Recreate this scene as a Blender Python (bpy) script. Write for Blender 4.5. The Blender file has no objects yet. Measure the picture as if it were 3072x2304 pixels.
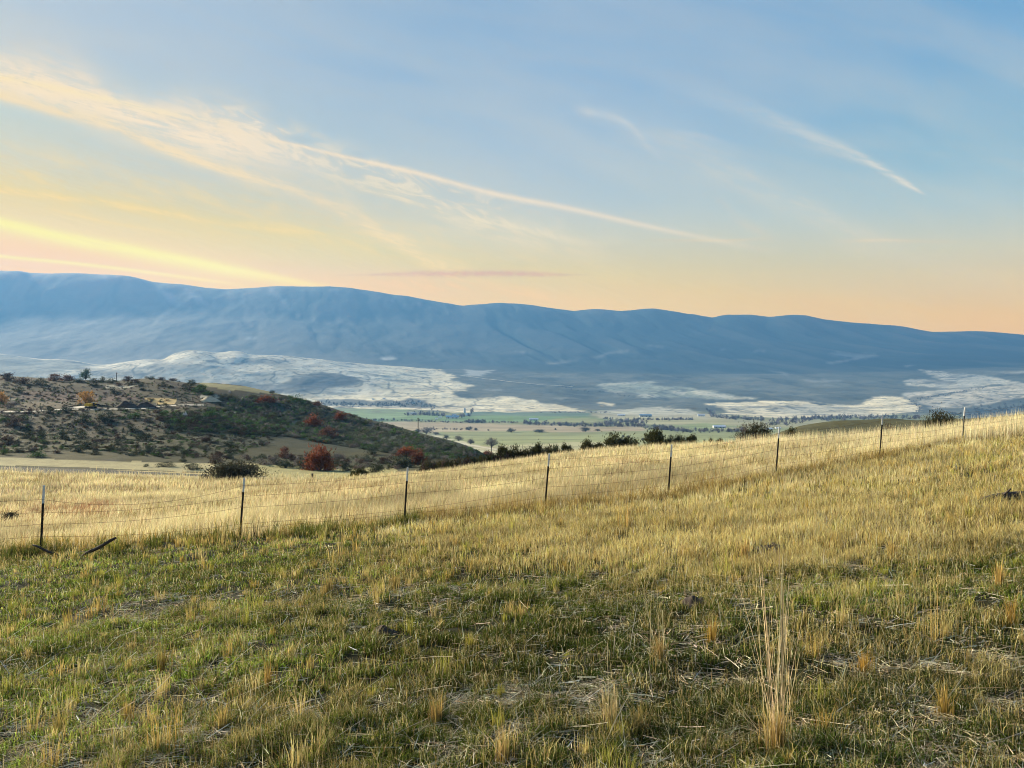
import bpy, math
import numpy as np
from mathutils import Vector, Matrix

C = bpy.context.scene.collection
scene = bpy.context.scene
rng = np.random.default_rng(7)
W, H = 1024.0, 768.0
F = 770.0            # focal length in pixels of the 1024 px frame
HY = 370.0           # eye level row
EYE = np.array([0.0, 0.0, 0.0])   # camera at the origin, ground lies below

# ------------------------------------------------------------------ camera
cam_d = bpy.data.cameras.new("camera"); cam = bpy.data.objects.new("camera", cam_d); C.objects.link(cam)
cam_d.sensor_width = 36.0; cam_d.lens = F / W * 36.0
cam_d.shift_y = -(H / 2 - HY) / W
cam_d.clip_start = 0.05; cam_d.clip_end = 40000
cam.rotation_euler = (math.radians(90), 0, 0)
scene.camera = cam

# ------------------------------------------------------------------ helpers
def lin(c):
    c = np.asarray(c, float) / 255.0
    return tuple(np.where(c <= 0.04045, c / 12.92, ((c + 0.055) / 1.055) ** 2.4))

def tag(o, label=None, cat=None, group=None, kind=None):
    if label: o["label"] = label
    if cat: o["category"] = cat
    if group: o["group"] = group
    if kind: o["kind"] = kind
    return o

def hash2(ix, iy, seed):
    h = (ix.astype(np.int64) * 374761393 + iy.astype(np.int64) * 668265263 + seed * 1442695041) & 0xFFFFFFFF
    h = ((h ^ (h >> 13)) * 1274126177) & 0xFFFFFFFF
    return ((h ^ (h >> 16)) & 0xFFFFFF) / float(0xFFFFFF)

def vnoise(x, y, seed=0):
    ix = np.floor(x); iy = np.floor(y)
    fx = x - ix; fy = y - iy
    fx = fx * fx * fx * (fx * (fx * 6 - 15) + 10); fy = fy * fy * fy * (fy * (fy * 6 - 15) + 10)
    a = hash2(ix, iy, seed); b = hash2(ix + 1, iy, seed); c = hash2(ix, iy + 1, seed); d = hash2(ix + 1, iy + 1, seed)
    return (a + (b - a) * fx) * (1 - fy) + (c + (d - c) * fx) * fy

def fbm(x, y, scale, octs=4, seed=0, gain=0.5):
    """-1..1"""
    v = 0; amp = 1; tot = 0; f = 1.0 / scale
    for k in range(octs):
        v = v + amp * (vnoise(x * f + 17.3 * k, y * f - 9.1 * k, seed + k) * 2 - 1); tot += amp
        amp *= gain; f *= 2.03
    return v / tot

def sstep(a, b, x):
    t = np.clip((x - a) / (b - a), 0, 1)
    return t * t * (3 - 2 * t)

def pchip(x, y, xq):
    h = np.diff(x); d = np.diff(y) / h
    m = np.zeros_like(y)
    for i in range(1, len(y) - 1):
        if d[i - 1] * d[i] > 0:
            w1 = 2 * h[i] + h[i - 1]; w2 = h[i] + 2 * h[i - 1]
            m[i] = (w1 + w2) / (w1 / d[i - 1] + w2 / d[i])
    m[0] = d[0]; m[-1] = d[-1]
    k = np.clip(np.searchsorted(x, xq) - 1, 0, len(x) - 2)
    t = np.clip((xq - x[k]) / h[k], 0, 1)
    return ((1 + 2 * t) * (1 - t) ** 2) * y[k] + t * (1 - t) ** 2 * h[k] * m[k] + t * t * (3 - 2 * t) * y[k + 1] + t * t * (t - 1) * h[k] * m[k + 1]

def mesh_obj(name, verts, faces, mats, col=None, parent=None, smooth=False, matidx=None):
    """faces: (n,3) or (n,4) int array, or a list of such arrays; col: (nverts,3)"""
    me = bpy.data.meshes.new(name)
    verts = np.asarray(verts, np.float32)
    if not isinstance(faces, (list, tuple)): faces = [faces]
    faces = [np.asarray(f, np.int32) for f in faces if len(f)]
    nl = sum(f.size for f in faces); nf = sum(len(f) for f in faces)
    me.vertices.add(len(verts)); me.vertices.foreach_set("co", verts.ravel())
    me.loops.add(nl); me.loops.foreach_set("vertex_index", np.concatenate([f.ravel() for f in faces]))
    me.polygons.add(nf)
    tot = np.concatenate([np.full(len(f), f.shape[1], np.int32) for f in faces])
    st = np.concatenate([[0], np.cumsum(tot)[:-1]]).astype(np.int32)
    me.polygons.foreach_set("loop_start", st)
    if matidx is not None: me.polygons.foreach_set("material_index", np.asarray(matidx, np.int32))
    me.polygons.foreach_set("use_smooth", np.full(nf, smooth, bool))
    me.update(calc_edges=True)
    if col is not None:
        ca = me.color_attributes.new("Col", "FLOAT_COLOR", "POINT")
        c4 = np.ones((len(verts), 4), np.float32); c4[:, :3] = col
        ca.data.foreach_set("color", c4.ravel())
    if not isinstance(mats, (list, tuple)): mats = [mats]
    for m in mats: me.materials.append(m)
    o = bpy.data.objects.new(name, me); C.objects.link(o)
    if parent is not None: o.parent = parent
    return o

def empty(name, loc, rz=0):
    o = bpy.data.objects.new(name, None); C.objects.link(o); o.location = tuple(loc); o.rotation_euler = (0, 0, rz)
    o.empty_display_size = 0.2
    return o

class NT:
    """small expression builder for shader nodes"""
    def __init__(s, tree): s.t = tree; s.n = tree.nodes; s.l = tree.links
    def sock(s, node, idx, v):
        if isinstance(v, E): s.l.new(v.s, node.inputs[idx])
        elif v is not None: node.inputs[idx].default_value = v
    def m(s, op, a, b=None, c=None, clamp=False):
        n = s.n.new("ShaderNodeMath"); n.operation = op; n.use_clamp = clamp
        s.sock(n, 0, a); s.sock(n, 1, b); s.sock(n, 2, c)
        return E(s, n.outputs[0])
    def mix(s, f, a, b, blend="MIX"):
        n = s.n.new("ShaderNodeMix"); n.data_type = "RGBA"; n.blend_type = blend; n.clamp_factor = True
        s.sock(n, 0, f)
        for i, v in ((6, a), (7, b)):
            if isinstance(v, E): s.l.new(v.s, n.inputs[i])
            else: n.inputs[i].default_value = (*v[:3], 1)
        return E(s, n.outputs[2])
    def xyz(s, x, y, z):
        n = s.n.new("ShaderNodeCombineXYZ"); s.sock(n, 0, x); s.sock(n, 1, y); s.sock(n, 2, z); return E(s, n.outputs[0])
    def noise(s, vec, scale, detail=3, rough=0.55, dist=0.0, dims="3D"):
        n = s.n.new("ShaderNodeTexNoise"); n.noise_dimensions = dims
        if vec is not None: s.l.new(vec.s, n.inputs["Vector"])
        n.inputs["Scale"].default_value = scale; n.inputs["Detail"].default_value = detail
        n.inputs["Roughness"].default_value = rough; n.inputs["Distortion"].default_value = dist
        return E(s, n.outputs[0])
    def ramp(s, f, stops, interp="LINEAR"):
        n = s.n.new("ShaderNodeValToRGB"); cr = n.color_ramp; cr.interpolation = interp
        while len(cr.elements) < len(stops): cr.elements.new(0.5)
        for e, (p, c) in zip(cr.elements, stops):
            e.position = p; e.color = (*c[:3], 1)
        s.l.new(f.s, n.inputs[0]); return E(s, n.outputs[0])
    def curve(s, f, pts, auto=True):
        n = s.n.new("ShaderNodeFloatCurve"); cu = n.mapping.curves[0]
        while len(cu.points) < len(pts): cu.points.new(0.5, 0.5)
        for p, (x, y) in zip(cu.points, pts):
            p.location = (x, y); p.handle_type = "AUTO_CLAMPED" if auto else "VECTOR"
        n.mapping.update(); s.l.new(f.s, n.inputs["Value"]); return E(s, n.outputs[0])

class E:
    def __init__(s, nt, sock): s.nt = nt; s.s = sock
    def __add__(s, o): return s.nt.m("ADD", s, o)
    __radd__ = __add__
    def __mul__(s, o): return s.nt.m("MULTIPLY", s, o)
    __rmul__ = __mul__
    def __sub__(s, o): return s.nt.m("SUBTRACT", s, o)
    def __rsub__(s, o): return s.nt.m("SUBTRACT", o, s)
    def __rtruediv__(s, o): return s.nt.m("DIVIDE", o, s)
    def __truediv__(s, o): return s.nt.m("DIVIDE", s, o)
    def ss(s, a, b):
        n = s.nt.n.new("ShaderNodeMapRange"); n.interpolation_type = "SMOOTHSTEP"
        s.nt.l.new(s.s, n.inputs[0]); n.inputs[1].default_value = a; n.inputs[2].default_value = b
        return E(s.nt, n.outputs[0])

def new_mat(name):
    m = bpy.data.materials.new(name); m.use_nodes = True
    nt = m.node_tree; nt.nodes.clear()
    out = nt.nodes.new("ShaderNodeOutputMaterial")
    return m, NT(nt), out

def simple_mat(name, col, rough=0.7, metal=0.0, noise=0.15, scale=8.0, bump=0.0, spec=0.4):
    m, nt, out = new_mat(name)
    b = nt.n.new("ShaderNodeBsdfPrincipled")
    tc = nt.n.new("ShaderNodeTexCoord"); v = E(nt, tc.outputs["Object"])
    n = nt.noise(v, scale, 4)
    c = nt.mix(n.ss(0.3, 0.7), tuple(x * (1 - noise) for x in col), tuple(min(1, x * (1 + noise)) for x in col))
    nt.l.new(c.s, b.inputs["Base Color"]); b.inputs["Roughness"].default_value = rough; b.inputs["Metallic"].default_value = metal
    b.inputs["Specular IOR Level"].default_value = spec
    if bump:
        bp = nt.n.new("ShaderNodeBump"); bp.inputs["Strength"].default_value = bump; bp.inputs["Distance"].default_value = 0.02
        nt.l.new(n.s, bp.inputs["Height"]); nt.l.new(bp.outputs[0], b.inputs["Normal"])
    nt.l.new(b.outputs[0], out.inputs[0])
    return m

def leaf_mat(name, trans=0.3, rnd=0.0, rough=0.6, gloss=0.0):
    """colour from the Col attribute; soft two-sided vegetation"""
    m, nt, out = new_mat(name)
    at = nt.n.new("ShaderNodeAttribute"); at.attribute_name = "Col"
    col = E(nt, at.outputs["Color"])
    if rnd:
        oi = nt.n.new("ShaderNodeObjectInfo"); r = E(nt, oi.outputs["Random"])
        k = r * (2 * rnd) + (1 - rnd)
        col = nt.mix(1.0, col, nt.xyz(k, k, k), "MULTIPLY")
    d = nt.n.new("ShaderNodeBsdfDiffuse"); t = nt.n.new("ShaderNodeBsdfTranslucent"); mx = nt.n.new("ShaderNodeMixShader")
    nt.l.new(col.s, d.inputs[0]); nt.l.new(col.s, t.inputs[0]); mx.inputs[0].default_value = trans
    nt.l.new(d.outputs[0], mx.inputs[1]); nt.l.new(t.outputs[0], mx.inputs[2])
    last = mx
    if gloss:
        g = nt.n.new("ShaderNodeBsdfGlossy"); g.inputs["Roughness"].default_value = 0.45
        m2 = nt.n.new("ShaderNodeMixShader"); m2.inputs[0].default_value = gloss
        nt.l.new(last.outputs[0], m2.inputs[1]); nt.l.new(g.outputs[0], m2.inputs[2]); last = m2
    nt.l.new(last.outputs[0], out.inputs[0])
    return m
# ------------------------------------------------------------------ sky, sun, air
SUN_AZ, SUN_EL = math.radians(-56), math.radians(17)
sd = Vector((math.sin(SUN_AZ) * math.cos(SUN_EL), math.cos(SUN_AZ) * math.cos(SUN_EL), math.sin(SUN_EL)))
sun_d = bpy.data.lights.new("sun", "SUN"); sun_d.energy = 5.0; sun_d.angle = math.radians(3); sun_d.color = (1.0, 0.86, 0.64)
sun = bpy.data.objects.new("sun", sun_d); C.objects.link(sun); sun.rotation_euler = sd.to_track_quat("Z", "Y").to_euler()

world = bpy.data.worlds.new("World"); scene.world = world; world.use_nodes = True
wt = world.node_tree; wt.nodes.clear()
nt = NT(wt)
wout = wt.nodes.new("ShaderNodeOutputWorld"); bg = wt.nodes.new("ShaderNodeBackground")
tc = wt.nodes.new("ShaderNodeTexCoord")
sep = wt.nodes.new("ShaderNodeSeparateXYZ"); wt.links.new(tc.outputs["Generated"], sep.inputs[0])
dx, dy, dz = (E(nt, sep.outputs[i]) for i in range(3))
# gnomonic sky coordinates (straight contrails stay straight lines)
yy = nt.m("MAXIMUM", dy, 0.12)
U = (dx / yy) * F + 512.0
V = HY - (dz / yy) * F
# elevation and azimuth for the broad colour of the sky
el = nt.m("ARCSINE", dz)                         # radians
elx = nt.m("DIVIDE", el, 1.2, clamp=True)
def erow(py): return math.atan((HY - py) / F) / 1.2
def rows(lst): return [(max(0, min(1, erow(p))), lin(c)) for p, c in lst]
left = nt.ramp(elx, rows([(372, (255, 208, 110)), (300, (255, 216, 112)), (262, (252, 226, 140)), (225, (228, 211, 178)), (190, (205, 206, 204)),
                          (150, (186, 203, 213)), (90, (180, 197, 218)), (0, (172, 194, 220)), (-300, (120, 160, 205))]))
mid = nt.ramp(elx, rows([(372, (250, 208, 158)), (305, (240, 215, 174)), (272, (227, 213, 184)), (240, (212, 209, 196)), (200, (186, 200, 210)),
                         (150, (168, 192, 215)), (80, (152, 183, 214)), (0, (142, 177, 212)), (-300, (100, 146, 200))]))
right = nt.ramp(elx, rows([(372, (242, 204, 176)), (330, (238, 207, 174)), (300, (226, 208, 182)), (265, (205, 206, 190)), (225, (168, 195, 205)),
                           (175, (142, 183, 206)), (90, (126, 172, 208)), (0, (116, 165, 206)), (-300, (84, 132, 190))]))
uu = nt.m("ARCTAN2", dx, dy)
f1 = uu.ss(-0.60, 0.02); f2 = uu.ss(-0.02, 0.56)
base = nt.mix(f2, nt.mix(f1, left, mid), right)

# the ramps hold the sky as it looks from the valley; beyond the air it is brighter by what the haze takes away
HZ = 0.0001
EXPO = 1.68
INS_L = (0.34, 0.63, 1.15); INS_R = (0.235, 0.445, 0.68)   # glow of the air itself, left and right
def through_air(nt, col, dx, dy, dz, alpha=None):
    yy = nt.m("MAXIMUM", dy, 0.12)
    dist = nt.m("MINIMUM", 8400.0 / yy, 1060.0 / nt.m("MAXIMUM", dz, 0.02))
    Tr = nt.m("POWER", 2.718, dist * -HZ)
    gl = nt.m("SUBTRACT", 1.0, Tr)
    if alpha is not None: gl = gl * alpha
    fr = nt.m("ARCTAN2", dx, dy); fr = 1.0 - nt.m("POWER", nt.m("SUBTRACT", 1.0, nt.m("DIVIDE", fr + 0.59, 1.18, clamp=True)), 1.2)
    sm = nt.n.new("ShaderNodeSeparateColor"); nt.l.new(col.s, sm.inputs[0])
    cmb = nt.n.new("ShaderNodeCombineColor")
    for i in range(3):
        c = nt.m("MAXIMUM", (E(nt, sm.outputs[i]) - gl * (fr * (INS_R[i] - INS_L[i]) + INS_L[i])) / Tr, 0.0)
        if alpha is not None: c = c / nt.m("MAXIMUM", alpha, 0.001)
        nt.l.new(c.s, cmb.inputs[i])
    return E(nt, cmb.outputs[0])
wt.links.new(through_air(nt, base, dx, dy, dz).s, bg.inputs[0]); bg.inputs[1].default_value = 1.0 / 2 ** EXPO
nish = wt.nodes.new("ShaderNodeTexSky"); nish.sky_type = "NISHITA"; nish.sun_disc = False
nish.sun_elevation = SUN_EL; nish.sun_rotation = SUN_AZ; nish.air_density = 1.0; nish.dust_density = 1.5
bg2 = wt.nodes.new("ShaderNodeBackground"); wt.links.new(nish.outputs[0], bg2.inputs[0]); bg2.inputs[1].default_value = 0.05
mxs = wt.nodes.new("ShaderNodeMixShader"); mxs.inputs[0].default_value = 0.08
wt.links.new(bg.outputs[0], mxs.inputs[1]); wt.links.new(bg2.outputs[0], mxs.inputs[2])
wt.links.new(mxs.outputs[0], wout.inputs[0])


# high thin cloud: a shell of ice cloud 30 km out, in front of the sky and behind the air
cm, nt, cout = new_mat("high_cloud")
geo = nt.n.new("ShaderNodeNewGeometry")
nrm = nt.n.new("ShaderNodeVectorMath"); nrm.operation = "NORMALIZE"; nt.l.new(geo.outputs["Position"], nrm.inputs[0])
sp2 = nt.n.new("ShaderNodeSeparateXYZ"); nt.l.new(nrm.outputs[0], sp2.inputs[0])
dx, dy, dz = (E(nt, sp2.outputs[i]) for i in range(3))
yy = nt.m("MAXIMUM", dy, 0.12)
U = (dx / yy) * F + 512.0
V = HY - (dz / yy) * F
# fibrous texture that runs along the streaks
ca, sa = math.cos(math.radians(15)), math.sin(math.radians(15))
UR = U * ca + V * sa; VR = V * ca - U * sa
ca2, sa2 = math.cos(math.radians(24)), math.sin(math.radians(24))
UQ = U * ca2 + V * sa2; VQ = V * ca2 - U * sa2
fib = nt.noise(nt.xyz(UR * 0.009, VR * 0.085, 0.0), 1.0, 6, 0.66, 0.7)
curl = nt.noise(nt.xyz(UQ * 0.022, VQ * 0.07, 5.0), 1.0, 5, 0.62, 1.2)
fib2 = nt.noise(nt.xyz(U * 0.006, V * 0.02, 3.0), 1.0, 4, 0.6, 0.6)
warp = (fib2 - 0.5) * 16.0 + (curl - 0.5) * 10.0
broad = nt.noise(nt.xyz(UR * 0.0035, VR * 0.016, 7.0), 1.0, 3, 0.6, 0.3)

def tcoord(x): return (x + 200.0) / 1450.0
T = nt.m("DIVIDE", U + 200.0, 1450.0, clamp=True)
def streak(base, pts, wup, wdn, alpha, col, wp=0.0, tex=None, t0=0.0, t1=1.0):
    """a band of thin cloud: centre line, half widths above / below, opacity along it"""
    c = nt.curve(T, [(tcoord(x), y / 400.0) for x, y in pts]) * 400.0
    d = V - c
    if wp: d = d + warp * wp
    def wc(w):
        if isinstance(w, (int, float)): return float(w)
        return nt.curve(T, [(tcoord(x), y / 80.0) for x, y in w]) * 80.0
    wu, wd = wc(wup), wc(wdn)
    up = nt.m("MAXIMUM", d * -1.0, 0.0) / wu; dn = nt.m("MAXIMUM", d, 0.0) / wd
    q = nt.m("POWER", up + dn, 2.0)
    g = nt.m("POWER", 2.718, q * -1.0)
    a = nt.curve(T, [(tcoord(x), y) for x, y in alpha], auto=False)
    if tex is not None: a = a * tex
    f = g * a
    k = 1.0 - f
    return (nt.mix(f, base[0], lin(col)), base[1] * k + f)

fine = nt.noise(nt.xyz(UR * 0.03, VR * 0.34, 9.0), 1.0, 4, 0.6, 0.9)
fm = fib * 0.45 + curl * 0.33 + fine * 0.22
tx = fm.ss(0.42, 0.60); txs = fm.ss(0.36, 0.56) * 0.75 + 0.25; txb = broad.ss(0.25, 0.75)
s = (nt.xyz(0.0, 0.0, 0.0), nt.m("MULTIPLY", 0.0, 0.0))
# overall faint unevenness
f0 = txb * 0.20 * V.ss(-100.0, 60.0)
s = (nt.mix(f0, s[0], lin((236, 222, 196))), f0)
# veils over the lower left and centre
s = streak(s, [(-200, 150), (0, 175), (250, 215), (450, 262), (700, 300), (1250, 330)], 34, 40, [(-200, .6), (300, .55), (600, .3), (800, 0.0), (1250, 0)], (246, 222, 184), .6, tx)
s = streak(s, [(-200, 60), (0, 75), (200, 110), (350, 165), (520, 215), (1250, 300)], 16, 26, [(-200, 0), (150, 0), (240, .8), (430, .8), (560, .25), (640, 0), (1250, 0)], (232, 222, 208), .8, curl.ss(.42, .62))
# wide cirrus band
s = streak(s, [(-200, 45), (0, 84), (60, 95), (136, 116), (200, 136), (250, 148), (300, 160), (1250, 200)],
           [(-200, 36), (0, 34), (60, 36), (95, 28), (136, 20), (200, 30), (250, 30), (300, 12), (1250, 5)],
           [(-200, 14), (0, 15), (60, 20), (136, 26), (200, 24), (250, 20), (300, 12), (1250, 8)],
           [(-200, 1), (120, 1), (230, .95), (285, .6), (350, 0), (1250, 0)], (250, 230, 210), 0.9, fm.ss(0.33, 0.56) * 0.8 + 0.2)
s = streak(s, [(-200, 52), (0, 96), (56, 112), (102, 123), (136, 137), (174, 153), (226, 171), (294, 193), (340, 212), (395, 243), (441, 266), (470, 276), (1250, 330)],
           [(-200, 7), (100, 7), (226, 9), (300, 10), (395, 13), (470, 12), (1250, 10)], [(-200, 4), (174, 4.5), (226, 5), (300, 6), (395, 7), (470, 8), (1250, 8)],
           [(-200, .8), (100, .8), (220, .85), (290, .62), (330, .45), (400, .62), (450, .55), (485, 0), (1250, 0)], (250, 226, 196), .35, txs)
s = streak(s, [(-200, 60), (0, 78), (100, 98), (190, 118), (1250, 200)], 3.5, 4, [(-200, .5), (120, .6), (220, .2), (260, 0), (1250, 0)], (252, 232, 196), .4, txs)
# main contrail
s = streak(s, [(-200, 40), (0, 82), (40.7, 91), (113, 104.5), (190, 123.7), (260, 137), (339, 155.4), (418, 173.4), (500, 195), (567, 207.8), (668, 230.5), (719, 240.5), (780, 252), (1250, 330)],
           [(-200, 2), (200, 1.9), (340, 2.2), (560, 3.0), (700, 2.6), (1250, 3)], [(-200, 2), (200, 2.2), (340, 2.5), (560, 3.6), (700, 3.0), (1250, 3)],
           [(-200, .2), (60, .3), (180, .7), (340, .8), (520, .75), (640, .55), (720, .3), (790, 0), (1250, 0)], (244, 226, 206), 0.04, fib.ss(.2, .55) * .4 + .6)
s = streak(s, [(-200, 240), (650, 240), (719, 240.5), (760, 239), (800, 238), (1250, 238)], 1.3, 1.6, [(-200, 0), (640, 0), (700, .4), (745, .35), (775, 0), (1250, 0)], (236, 216, 188))
# thin cream lines low on the left
s = streak(s, [(-200, 180), (0, 191), (56, 198), (158, 212), (226, 224), (316, 233), (400, 238), (1250, 260)], 4, 3, [(-200, .6), (150, .6), (300, .35), (360, 0), (1250, 0)], (252, 224, 170), .25, txs)
s = streak(s, [(-200, 180), (0, 200), (61, 212), (102, 221), (147, 229), (260, 246), (1250, 400)], 2, 2, [(-200, 0), (40, 0), (70, .5), (147, .45), (200, .15), (260, 0), (1250, 0)], (252, 226, 174), .1, None)
# yellow bands above the ridge
s = streak(s, [(-200, 205), (0, 246), (150, 262), (320, 285), (500, 300), (1250, 330)], 16, 24, [(-200, .6), (200, .5), (350, .35), (480, 0), (1250, 0)], (255, 216, 118), .3, None)
s = streak(s, [(-200, 180), (0, 223), (68, 238), (136, 251), (203, 264), (271, 277), (316, 285), (380, 294), (1250, 400)], [(-200, 6), (0, 6), (200, 6), (330, 3), (1250, 3)],
           [(-200, 9), (0, 8), (150, 9), (250, 7), (330, 4), (1250, 3)], [(-200, 1), (230, 1), (300, .6), (345, 0), (1250, 0)], (255, 246, 70), .25, fib.ss(0.2, 0.5) * .5 + .5)
s = streak(s, [(-200, 280), (0, 284), (300, 296), (600, 310), (1250, 330)], 20, 20, [(-200, .5), (200, .4), (420, 0), (1250, 0)], (255, 236, 90), .2, None)
s = streak(s, [(-200, 224), (0, 256), (68, 262.7), (136, 270.6), (203, 279.7), (260, 287), (1250, 400)], 1.8, 2.2, [(-200, 1), (120, .95), (203, .7), (255, 0), (1250, 0)], (255, 242, 80), 0.0)
s = streak(s, [(-200, 240), (0, 268), (45, 273), (90, 277), (1250, 400)], 3, 3, [(-200, 1), (30, 1), (80, .5), (120, 0), (1250, 0)], (255, 226, 60), 0.0)
# small mottled bar cloud over the middle of the ridge
mot = nt.noise(nt.xyz(U * 0.16, V * 0.45, 1.0), 1.0, 3, 0.6).ss(0.35, 0.6)
s = streak(s, [(-200, 275), (345, 275), (440, 273.5), (517, 273.6), (575, 275), (1250, 275)], [(-200, .8), (345, .8), (450, 3), (530, 2.4), (590, .8), (1250, .8)], [(-200, .8), (345, .8), (450, 3), (530, 2.4), (590, .8), (1250, .8)],
           [(-200, 0), (330, 0), (400, .7), (540, .8), (595, 0), (1250, 0)], (216, 178, 122), .08, mot * 0.5 + 0.5)
s = streak(s, [(-200, 290), (340, 282), (440, 284), (560, 300), (700, 315), (1250, 330)], 9, 14, [(-200, 0), (300, 0), (420, .5), (560, .4), (680, 0), (1250, 0)], (253, 214, 146), .3, txs)
s = streak(s, [(-200, 100), (300, 170), (420, 205), (520, 235), (620, 262), (1250, 330)], 14, 16, [(-200, 0), (300, 0), (400, .6), (540, .5), (640, 0), (1250, 0)], (236, 222, 200), 1.0, fm.ss(.40, .58))
s = streak(s, [(-200, 160), (420, 214), (520, 228), (600, 246), (1250, 300)], 3, 3, [(-200, 0), (400, 0), (450, .4), (540, .3), (610, 0), (1250, 0)], (240, 226, 204), .4, txs)
# right side wisps
s = streak(s, [(-200, 60), (700, 95), (792, 127), (819, 139.8), (852, 152.4), (880, 167.5), (905, 182.6), (925, 194), (1250, 300)],
           [(-200, 8), (780, 8), (852, 6), (905, 4), (925, 2), (1250, 2)], [(-200, 12), (780, 12), (852, 7), (905, 3.5), (925, 1.5), (1250, 2)],
           [(-200, 0), (640, 0), (770, .3), (852, .55), (885, .75), (910, .95), (921, .6), (926, 0), (1250, 0)], (226, 220, 208), .25, txs)
s = streak(s, [(-200, 60), (560, 107), (588, 112), (608, 116), (625, 123), (643, 139), (665, 160), (1250, 300)], 5, 6, [(-200, 0), (570, 0), (588, .5), (600, .3), (620, .5), (640, .4), (668, 0), (1250, 0)], (212, 214, 214), .15, txs)
s = streak(s, [(-200, 130), (660, 131), (706, 137), (740, 146), (1250, 260)], 3, 5, [(-200, 0), (660, 0), (690, .32), (715, .2), (745, 0), (1250, 0)], (208, 212, 214), .15, txs)
s = streak(s, [(-200, 100), (650, 140), (719, 165), (794, 200), (845, 228), (900, 250), (1250, 330)], 13, 22, [(-200, 0), (600, 0), (719, .45), (850, .5), (960, .2), (1030, 0), (1250, 0)], (222, 216, 202), .8, tx * .7 + .3)
s = streak(s, [(-200, 100), (715, 200), (734, 215), (757, 229), (780, 240), (1250, 330)], 5, 6, [(-200, 0), (712, 0), (734, .35), (757, .3), (785, 0), (1250, 0)], (226, 214, 196), .3, txs)
s = streak(s, [(-200, 240), (855, 240.6), (882, 240), (933, 241.3), (1250, 243)], 1.6, 2.0, [(-200, 0), (830, 0), (870, .45), (900, .4), (960, .1), (1000, 0), (1250, 0)], (236, 216, 188))
s = streak(s, [(-200, 290), (500, 290), (700, 296), (1000, 318), (1250, 325)], 12, 12, [(-200, 0), (480, 0), (620, .15), (800, .3), (1024, .4), (1250, .4)], (244, 208, 168), .4, txs)


em = nt.n.new("ShaderNodeEmission"); nt.l.new(through_air(nt, s[0], dx, dy, dz, s[1]).s, em.inputs[0]); em.inputs[1].default_value = 1.0 / 2 ** EXPO
trn = nt.n.new("ShaderNodeBsdfTransparent"); mxc = nt.n.new("ShaderNodeMixShader")
nt.l.new(s[1].s, mxc.inputs[0]); nt.l.new(trn.outputs[0], mxc.inputs[1]); nt.l.new(em.outputs[0], mxc.inputs[2]); nt.l.new(mxc.outputs[0], cout.inputs[0])
cm.cycles.emission_sampling = "NONE"
_a = np.radians(np.linspace(-46, 46, 47)); _e = np.radians(np.linspace(1.0, 44, 23)); _ee, _aa = np.meshgrid(_e, _a, indexing="ij")
_v = np.stack([np.sin(_aa) * np.cos(_ee), np.cos(_aa) * np.cos(_ee), np.sin(_ee)], -1).reshape(-1, 3) * 30000.0
_i = np.arange(len(_v)).reshape(23, 47)
clouds = mesh_obj("clouds", _v, np.stack([_i[:-1, :-1], _i[1:, :-1], _i[1:, 1:], _i[:-1, 1:]], -1).reshape(-1, 4), cm, smooth=True)
tag(clouds, "streaky cirrus and contrails lit cream and yellow by the low sun", "clouds", kind="stuff")
scene.view_settings.view_transform = "Standard"; scene.view_settings.look = "None"
scene.view_settings.exposure = EXPO; scene.view_settings.gamma = 1.0
scene.render.engine = "CYCLES"
cy = scene.cycles
cy.use_denoising = True; cy.use_adaptive_sampling = True; cy.adaptive_threshold = 0.02
cy.max_bounces = 5; cy.diffuse_bounces = 1; cy.glossy_bounces = 2; cy.transmission_bounces = 3; cy.volume_bounces = 0; cy.transparent_max_bounces = 4
cy.filter_width = 1.0
cy.caustics_reflective = False; cy.caustics_refractive = False

# air: one closed box of even haze
hx, y0, y1, z0, z1 = 10500, -10400, 8400, -260, 1060
hv = [(sx * hx, y, z) for z in (z0, z1) for (sx, y) in ((-1, y0), (1, y0), (1, y1), (-1, y1))]
m, nt, out = new_mat("haze")
pv = nt.n.new("ShaderNodeVolumePrincipled"); pv.inputs["Density"].default_value = HZ
pv.inputs["Color"].default_value = (0.15, 0.43, 0.86, 1); pv.inputs["Anisotropy"].default_value = 0.1
nt.l.new(pv.outputs[0], out.inputs["Volume"])
haze = mesh_obj("haze", hv, np.array([(3, 2, 1, 0), (4, 5, 6, 7), (0, 1, 5, 4), (1, 2, 6, 5), (2, 3, 7, 6), (3, 0, 4, 7)]), m)
tag(haze, "thin blue haze filling the valley in front of the mountains", "haze", kind="stuff")
# ------------------------------------------------------------------ terrain
POST = [(40.7, 552, 16.7), (239.8, 539, 18.0), (404, 525.5, 19.3), (544.8, 509, 20.3), (668, 498.5, 21.4), (775.8, 475, 23.6), (879.5, 458.5, 25.8), (962.4, 444, 29.0)]
PW = np.array([((x - 512) / F * d, d, -(y - HY) / F * d) for x, y, d in POST])
def plane(X, Y): return -1.6 - 0.10 * Y + 0.09 * X
_c = list(PW) + [(0, 1, plane(0, 0)), (0, 6, plane(0, 6)), (-4, 8, plane(-4, 8) + .02), (5, 8, plane(5, 8)), (9, 14, plane(9, 14) + .12), (-8, 12, plane(-8, 12) + .1), (0, -6, plane(0, -6)), (-12, 0, plane(-12, 0)), (12, 0, plane(12, 0)),
                 (-24, 33, plane(-24, 33) + .2), (-8, 35, plane(-8, 35)), (8, 38, plane(8, 38)), (24, 40, plane(24, 40) + .3), (40, 30, plane(40, 30) + .4), (-35, 10, plane(-35, 10)), (0, -30, plane(0, -30)), (50, 0, plane(50, 0))]
_c = np.array(_c)
def _U(r): return np.where(r > 1e-6, r * r * np.log(np.maximum(r, 1e-6)), 0.0)
_n = len(_c); _A = np.zeros((_n + 3, _n + 3))
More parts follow.
